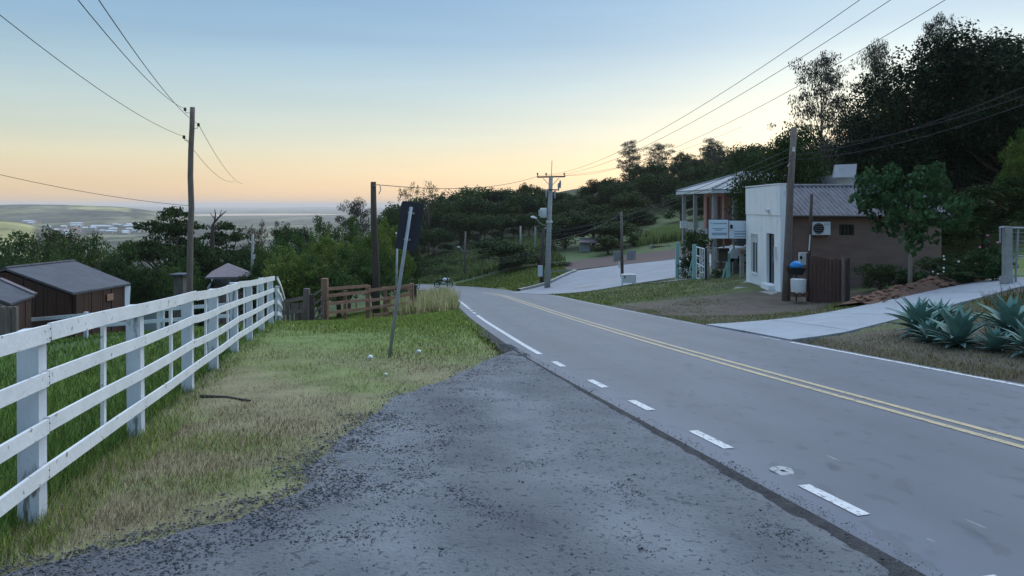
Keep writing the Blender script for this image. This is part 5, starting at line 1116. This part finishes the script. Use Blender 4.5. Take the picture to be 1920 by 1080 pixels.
wallq('wall_board', a0+Vector((-.1,.1,-.1)), a1+Vector((-.2,-.1,-.1)), MAT['barn_wood'], sh, n=10); wallq('wall_board', a3+Vector((.1,.1,-.1)), a0+Vector((-.1,.1,-.1)), MAT['grey_wood'], sh, n=8)
for k, px in enumerate((5, 18, 29)): post_at(px, 575, 20.5, .12, MAT['grey_wood'], sh, 'post')
mh = thing('mauve_roof_house', P(440,540,44), 'house with a mauve tiled hip roof behind the far end of the white fence', 'building')
r_ = P(427,493,46); q0, q1, q2, q3 = P(384,520,42.5), P(480,518,42), P(486,516,50), P(398,508,50)
for pl in ([q0, q1, r_], [q1, q2, r_], [q2, q3, r_], [q3, q0, r_]): slab(pl, .1).build('roof_plane', MAT['roof_mauve'], mh)
gb = -8; c4 = (q0+q1+q2+q3)/4
iq = [c4.lerp(v_, .86)-Vector((0,0,.12)) for v_ in (q0, q1, q2, q3)]; zc_ = min(v_.z for v_ in iq)
for v_ in iq: v_.z = zc_
for k in range(4): wallq('wall_panel', iq[k], iq[(k+1)%4], MAT['brown_wall'] if k < 2 else MAT['white_wall'], mh, n=3)
for k, (px0, px1, pt, Y) in enumerate(((330,348,516,37),(262,300,592,33))):
    t = thing('pale_shed', GP((px0+px1)/2, Y), ['small pale weathered shed left of the crooked pole','low white shed seen through the white fence rails'][k], 'shed')
    p = GP((px0+px1)/2, Y); ww = (px1-px0)/F*Y; hh = max(1.2, PZ(pt, Y)-p.z)
    for j in range(4): MB().box((p.x-ww/2+ww*(j+.5)/4, Y, p.z+hh/2-.1), (ww/4*.96,.6,hh+.2)).build('board', MAT['roof_pale'] if k else MAT['grey_wood'], t)
    MB().box((p.x, Y-.05, p.z+hh+.05), (ww+.3,1.0,.08)).build('roof', MAT['roof_slate'], t)
# bare branch tree
bt_ = GP(400,58); t = thing('bare_branches', bt_, 'leafless forked branches sticking out right of the flat-topped tree', 'tree'); b = MB()
b.tube([bt_, P(398,440,58), P(400,420,58)], [.22,.16,.12], 6); b.tube([P(400,420,58), P(410,408,58), P(424,396,58)], [.10,.07,.03], 5); b.tube([P(402,418,58), P(404,400,58), P(402,392,58)], [.08,.05,.025], 5); b.tube([P(410,408,58), P(414,400,58), P(415,393,58)], [.05,.03,.02], 5); b.tube([P(404,412,58), P(394,400,58)], [.06,.02], 5); b.build('branch', MAT['dark_wood'], t)
# ------------------------------------------------------------------ driveway border, gate, agaves
rb_ = thing('rubble_bank', (12.8,24,g(12.8,24)), 'heap of reddish clay rubble along the upper edge of the driveway', 'rubble'); b = MB()
cen = [(10.4,22.0,.10),(11.3,22.7,.20),(12.6,23.4,.26),(13.8,24.0,.30),(15.0,24.7,.34),(15.8,25.0,.16)]; n = 40
cc = catmull(cen, 10); V_ = []
for i, c_ in enumerate(cc):
    for k in range(9):
        o_ = (k-4)/4; x_, y_ = c_[0]-o_*.35, c_[1]+o_*.75; hgt = c_[2]*(1-o_*o_)*(1+.35*float(wnoise(np.array([x_]), np.array([y_]), .7, 61)[0])); V_.append((x_, y_, g(x_, y_)+hgt-.03*(abs(o_) > .9)))
b.v = V_; b.f = [(i*9+k, i*9+k+1, (i+1)*9+k+1, (i+1)*9+k) for i in range(len(cc)-1) for k in range(8)]; b.build('mound', MAT['clay'], rb_, True)
random.seed(31); rock = []
for k in range(4):
    bm = bmesh.new(); bmesh.ops.create_icosphere(bm, subdivisions=1, radius=1)
    for v_ in bm.verts: v_.co *= random.uniform(.6, 1.15); v_.co.z *= .55
    me = bpy.data.meshes.new('stone'); bm.to_mesh(me); bm.free(); me.materials.append(MAT['clay_stone'] if k < 3 else MAT['clay']); rock.append(me)
for k in range(110):
    i = random.randrange(len(cc)); o_ = random.uniform(-1.1, .4); x_, y_ = cc[i][0]-o_*.35+random.uniform(-.2,.2), cc[i][1]+o_*.75; hgt = cc[i][2]*max(0, 1-o_*o_)
    o = bpy.data.objects.new('stone', random.choice(rock)); COL.objects.link(o); o.parent = rb_; s_ = random.uniform(.04, .15); o.location = Vector((x_, y_, g(x_, y_)+hgt+s_*.2))-Vector(rb_['_o']); o.scale = (s_*1.4, s_, s_); o.rotation_euler = (random.uniform(-.3,.3), random.uniform(-.3,.3), random.uniform(0,6.3))
gt = thing('metal_gate', GP(1893,21.8), 'grey metal gate with mesh and a concrete post at the top of the driveway', 'gate'); Yg = 21.8
post_at(1888.5, 424, Yg, .20, MAT['pole_concrete'], gt); post_at(1887, 518, Yg-.05, .26, MAT['pole_concrete'], gt, 'footing')
def bar(x0_, y0_, x1_, y1_, r_=.03, dY=0): MB().tube([P(x0_,y0_,Yg+dY), P(x1_,y1_,Yg+dY)], r_, 8).build('bar', MAT['steel'], gt)
bar(1873,427,1890,426); bar(1875,427,1875,455,.025); bar(1890,427,2010,430); bar(1909,428,1904,532); bar(1897,538,2010,545); bar(1960,429,1958,541); bar(2008,430,2006,545); bar(1906,480,2008,483,.02); bar(1899,490,1909,480,.02)
mw = MB()
for k in range(26): mw.tube([P(1900+k*4.2,430,Yg+.02), P(1898+k*4.2,541,Yg+.02)], .004, 3)
for k in range(14): mw.tube([P(1897,436+k*7.7,Yg+.02), P(2008,438+k*7.7,Yg+.02)], .004, 3)
tag(mw.build('wire_mesh', MAT['steel'], gt), kind='stuff')
# agaves: every leaf its own part, shared meshes
lfm = []
for v_ in range(3):
    b = MB(); n = 7; L_ = 1.0; curve = (.10, .22, .36)[v_]
    for k in range(n+1):
        t_ = k/n; w_ = .115*(math.sin(math.pi*min(1, .10+.9*t_**.9)))**.8*(1-t_**6)+.012*(1-t_); x_ = t_; z_ = math.sin(t_*1.3)*.12-curve*t_*t_*.9
        b.v += [(x_, -w_, z_+w_*.35), (x_, 0, z_-.012), (x_, w_, z_+w_*.35)]
    for k in range(n):
        for m in range(2): b.f.append((3*k+m, 3*k+m+1, 3*k+4+m, 3*k+3+m))
    me = bpy.data.meshes.new('leaf'); me.from_pydata(b.v, [], b.f); me.materials.append(MAT['agave']); me.update(); me.polygons.foreach_set('use_smooth', [True]*len(me.polygons)); lfm.append(me)
AG = [(1722,610,14.8,.72,'leftmost of the blue-green agaves beside the driveway'),(1762,606,15.2,.66,'agave second from the left, behind the front one beside the driveway'),(1796,636,13.3,.74,'front and lowest blue-green agave nearest the road edge'),
      (1896,614,13.0,.72,'large agave at the right edge above the two low ones'),(1745,632,14.0,.5,'small agave tucked between the leftmost and the front agave'),(1868,650,12.6,.45,'low agave under the large one at the right edge'),(1930,646,12.0,.55,'agave cut off by the right picture edge near the road')]
for px, py, Y, R_, lab in AG:
    c_ = P(px, py, Y); gzz = g(c_.x, Y); t = thing('agave_plant', (c_.x, Y, gzz), lab, 'plant', 'agaves beside the driveway')
    MB().tube([(c_.x, Y, gzz-.1), (c_.x+.02, Y, max(gzz+.05, c_.z-.05))], [.06,.07], 8).build('stem', MAT['bark'], t)
    nl = 40
    for k in range(nl):
        o = bpy.data.objects.new('leaf', lfm[k % 3]); COL.objects.link(o); o.parent = t; f0 = k/nl
        el = math.radians(72-84*f0+random.uniform(-6,6)); L_ = R_*(.62+.42*math.sin(math.pi*min(1, .25+f0*.8)))*random.uniform(.9, 1.08)
        o.location = (random.uniform(-.02,.02), random.uniform(-.02,.02), max(gzz+.05, c_.z-.03)-gzz-.10*f0); o.rotation_euler = (random.uniform(-.15,.15), -el, k*2.39996); o.scale = (L_, L_*1.05, L_)
# brown dry garden growth behind the agaves
r = np.random.default_rng(77); n = 5000; y = r.uniform(13.5, 19.5, n); x = PX(1845, 1)*y+r.uniform(0, 1, n)**.8*4.5; k = ~inpoly(x, y, DRIVE); x, y = x[k], y[k]
h = r.uniform(.08, .42, len(x)); col = np.array([(.16,.115,.06),(.12,.12,.045),(.07,.10,.03),(.20,.15,.08)])[r.integers(0, 4, len(x))]*r.uniform(.6, 1.2, len(x))[:, None]
tag(blades('dry_weeds', x, y, h, r.uniform(.012, .03, len(x)), col, .6), 'brown and green weeds growing behind the agaves', 'weeds', kind='stuff')
# ------------------------------------------------------------------ small things on the verge
def stick(pts, r_, name, label, cat, mat): 
    q = [Vector((PX(px,Y), Y, g(PX(px,Y),Y)+.03)) for px, Y in pts]; tag(MB().tube(q, [r_, r_*.8, r_*.5][:len(q)], 6).build(name, MAT[mat], None, origin=q[0]), label, cat)
stick([(376,9.55),(425,9.45),(470,9.2)], .022, 'fallen_stick', 'dark fallen stick lying in the grass beside the white fence', 'stick', 'dark_wood')
for k, (px, Y, s_, lab) in enumerate(((785,13.9,.055,'pale stone in the grass right of the leaning sign'),(694,13.0,.06,'pale stone in the grass left of the leaning sign'),(723,11.2,.035,'small pale stone near the gravel edge below the leaning sign'))):
    p = GP(px, Y); o = bpy.data.objects.new('pale_stone', rock[3].copy()); o.data.materials.clear(); o.data.materials.append(MAT['white_metal']); COL.objects.link(o); o.location = p+Vector((0,0,s_*.6+.03)); o.scale = (s_*1.2, s_, s_*1.5); tag(o, lab, 'stone')
# ------------------------------------------------------------------ joints, nails, building trim
def joint(par, a_, c_, n=14, w=.018, dz=.034):
    b = MB(); a_, c_ = Vector(a_), Vector(c_); d = (c_-a_).normalized(); q = Vector((-d.y, d.x))*w
    for k in range(n+1):
        p = a_.lerp(c_, k/n)
        for sgn in (-1, 1): x_, y_ = p.x+q.x*sgn, p.y+q.y*sgn; b.v.append((x_, y_, g(x_, y_)+dz))
        if k: i = 2*k; b.f.append((i-2, i-1, i+1, i))
    b.build('joint', MAT['asphalt_edge'], par)
for a_, c_ in (((7.6,16.25),(7.2,20.0)),((9.6,17.55),(9.0,20.7)),((11.6,18.95),(10.9,21.6)),((13.6,20.2),(12.8,22.6))): joint(drive, a_, c_, 14, .007)
for k, y in enumerate(YF[1:]):   # nail heads where the rails meet the posts
    p = fp(y)-fd*.03
    for z0, z1 in HR:
        for zz in (z0+.03, z1-.03):
            q = p+fn*(.032+.01*(z0 > 1.2))+Vector((random.uniform(-.01,.01), 0, zz)); MB().tube([q, q+fn*.004], .006, 6).build('nail', MAT['dark_wood'], fence)
fbox(W0-.06, W1_+.06, WZ0-.06, WZ0-.004, .05, .17).build('sill', MAT['white_wall'], shop)
for t0, t1, z0, z1 in ((W0-.05,W0-.003,WZ0,WZ1),(W1_+.003,W1_+.05,WZ0,WZ1),(W0-.05,W1_+.05,WZ1+.003,WZ1+.05)): fbox(t0, t1, z0, z1, .122, .14).build('window_trim', MAT['light_box'], wd_)
gtr = MB(); gtr.tube([(A.x+.25, 28.66, ez-.03), (CX+.2, 28.66, ez-.06)], .05, 8); gtr.build('gutter', MAT['dark_wood'], shop)
dp = MB(); dp.tube([(A.x+.34, 28.68, ez-.06), (A.x+.34, 28.93, ez-.3), (A.x+.34, 28.95, zb+.3)], .035, 8); dp.build('downpipe', MAT['dark_wood'], shop)

random.seed(91)
for px, py, L_, w_ in ((1560,860,.25,.04),(1830,985,.22,.04),(1745,1015,.08,.04)):
    y0 = left_y(py); c_ = P(px, py, y0); ddx = float(np.interp(y0, RC[:250,1], tan[:250,0])); d_ = Vector((ddx, 1, 0)).normalized(); q_ = Vector((d_.y, -d_.x, 0)); b = MB(); n_ = 10
    for k in range(n_):
        t_ = 2*math.pi*k/n_; o_ = d_*math.cos(t_)*L_/2*random.uniform(.6,1)+q_*math.sin(t_)*w_/2*random.uniform(.5,1); x_, y_ = c_.x+o_.x, c_.y+o_.y; ss_ = S_OF_Y(y_); cx_ = np.interp(ss_, RS, RC[:,0]); b.v.append((x_, y_, c_.z+(np.interp(y_, RC[:250,1], RC[:250,2])-np.interp(c_.y, RC[:250,1], RC[:250,2]))+.010))
    b.f = [tuple(range(n_))]; b.build('scuff_mark', MAT['scuff'], road)
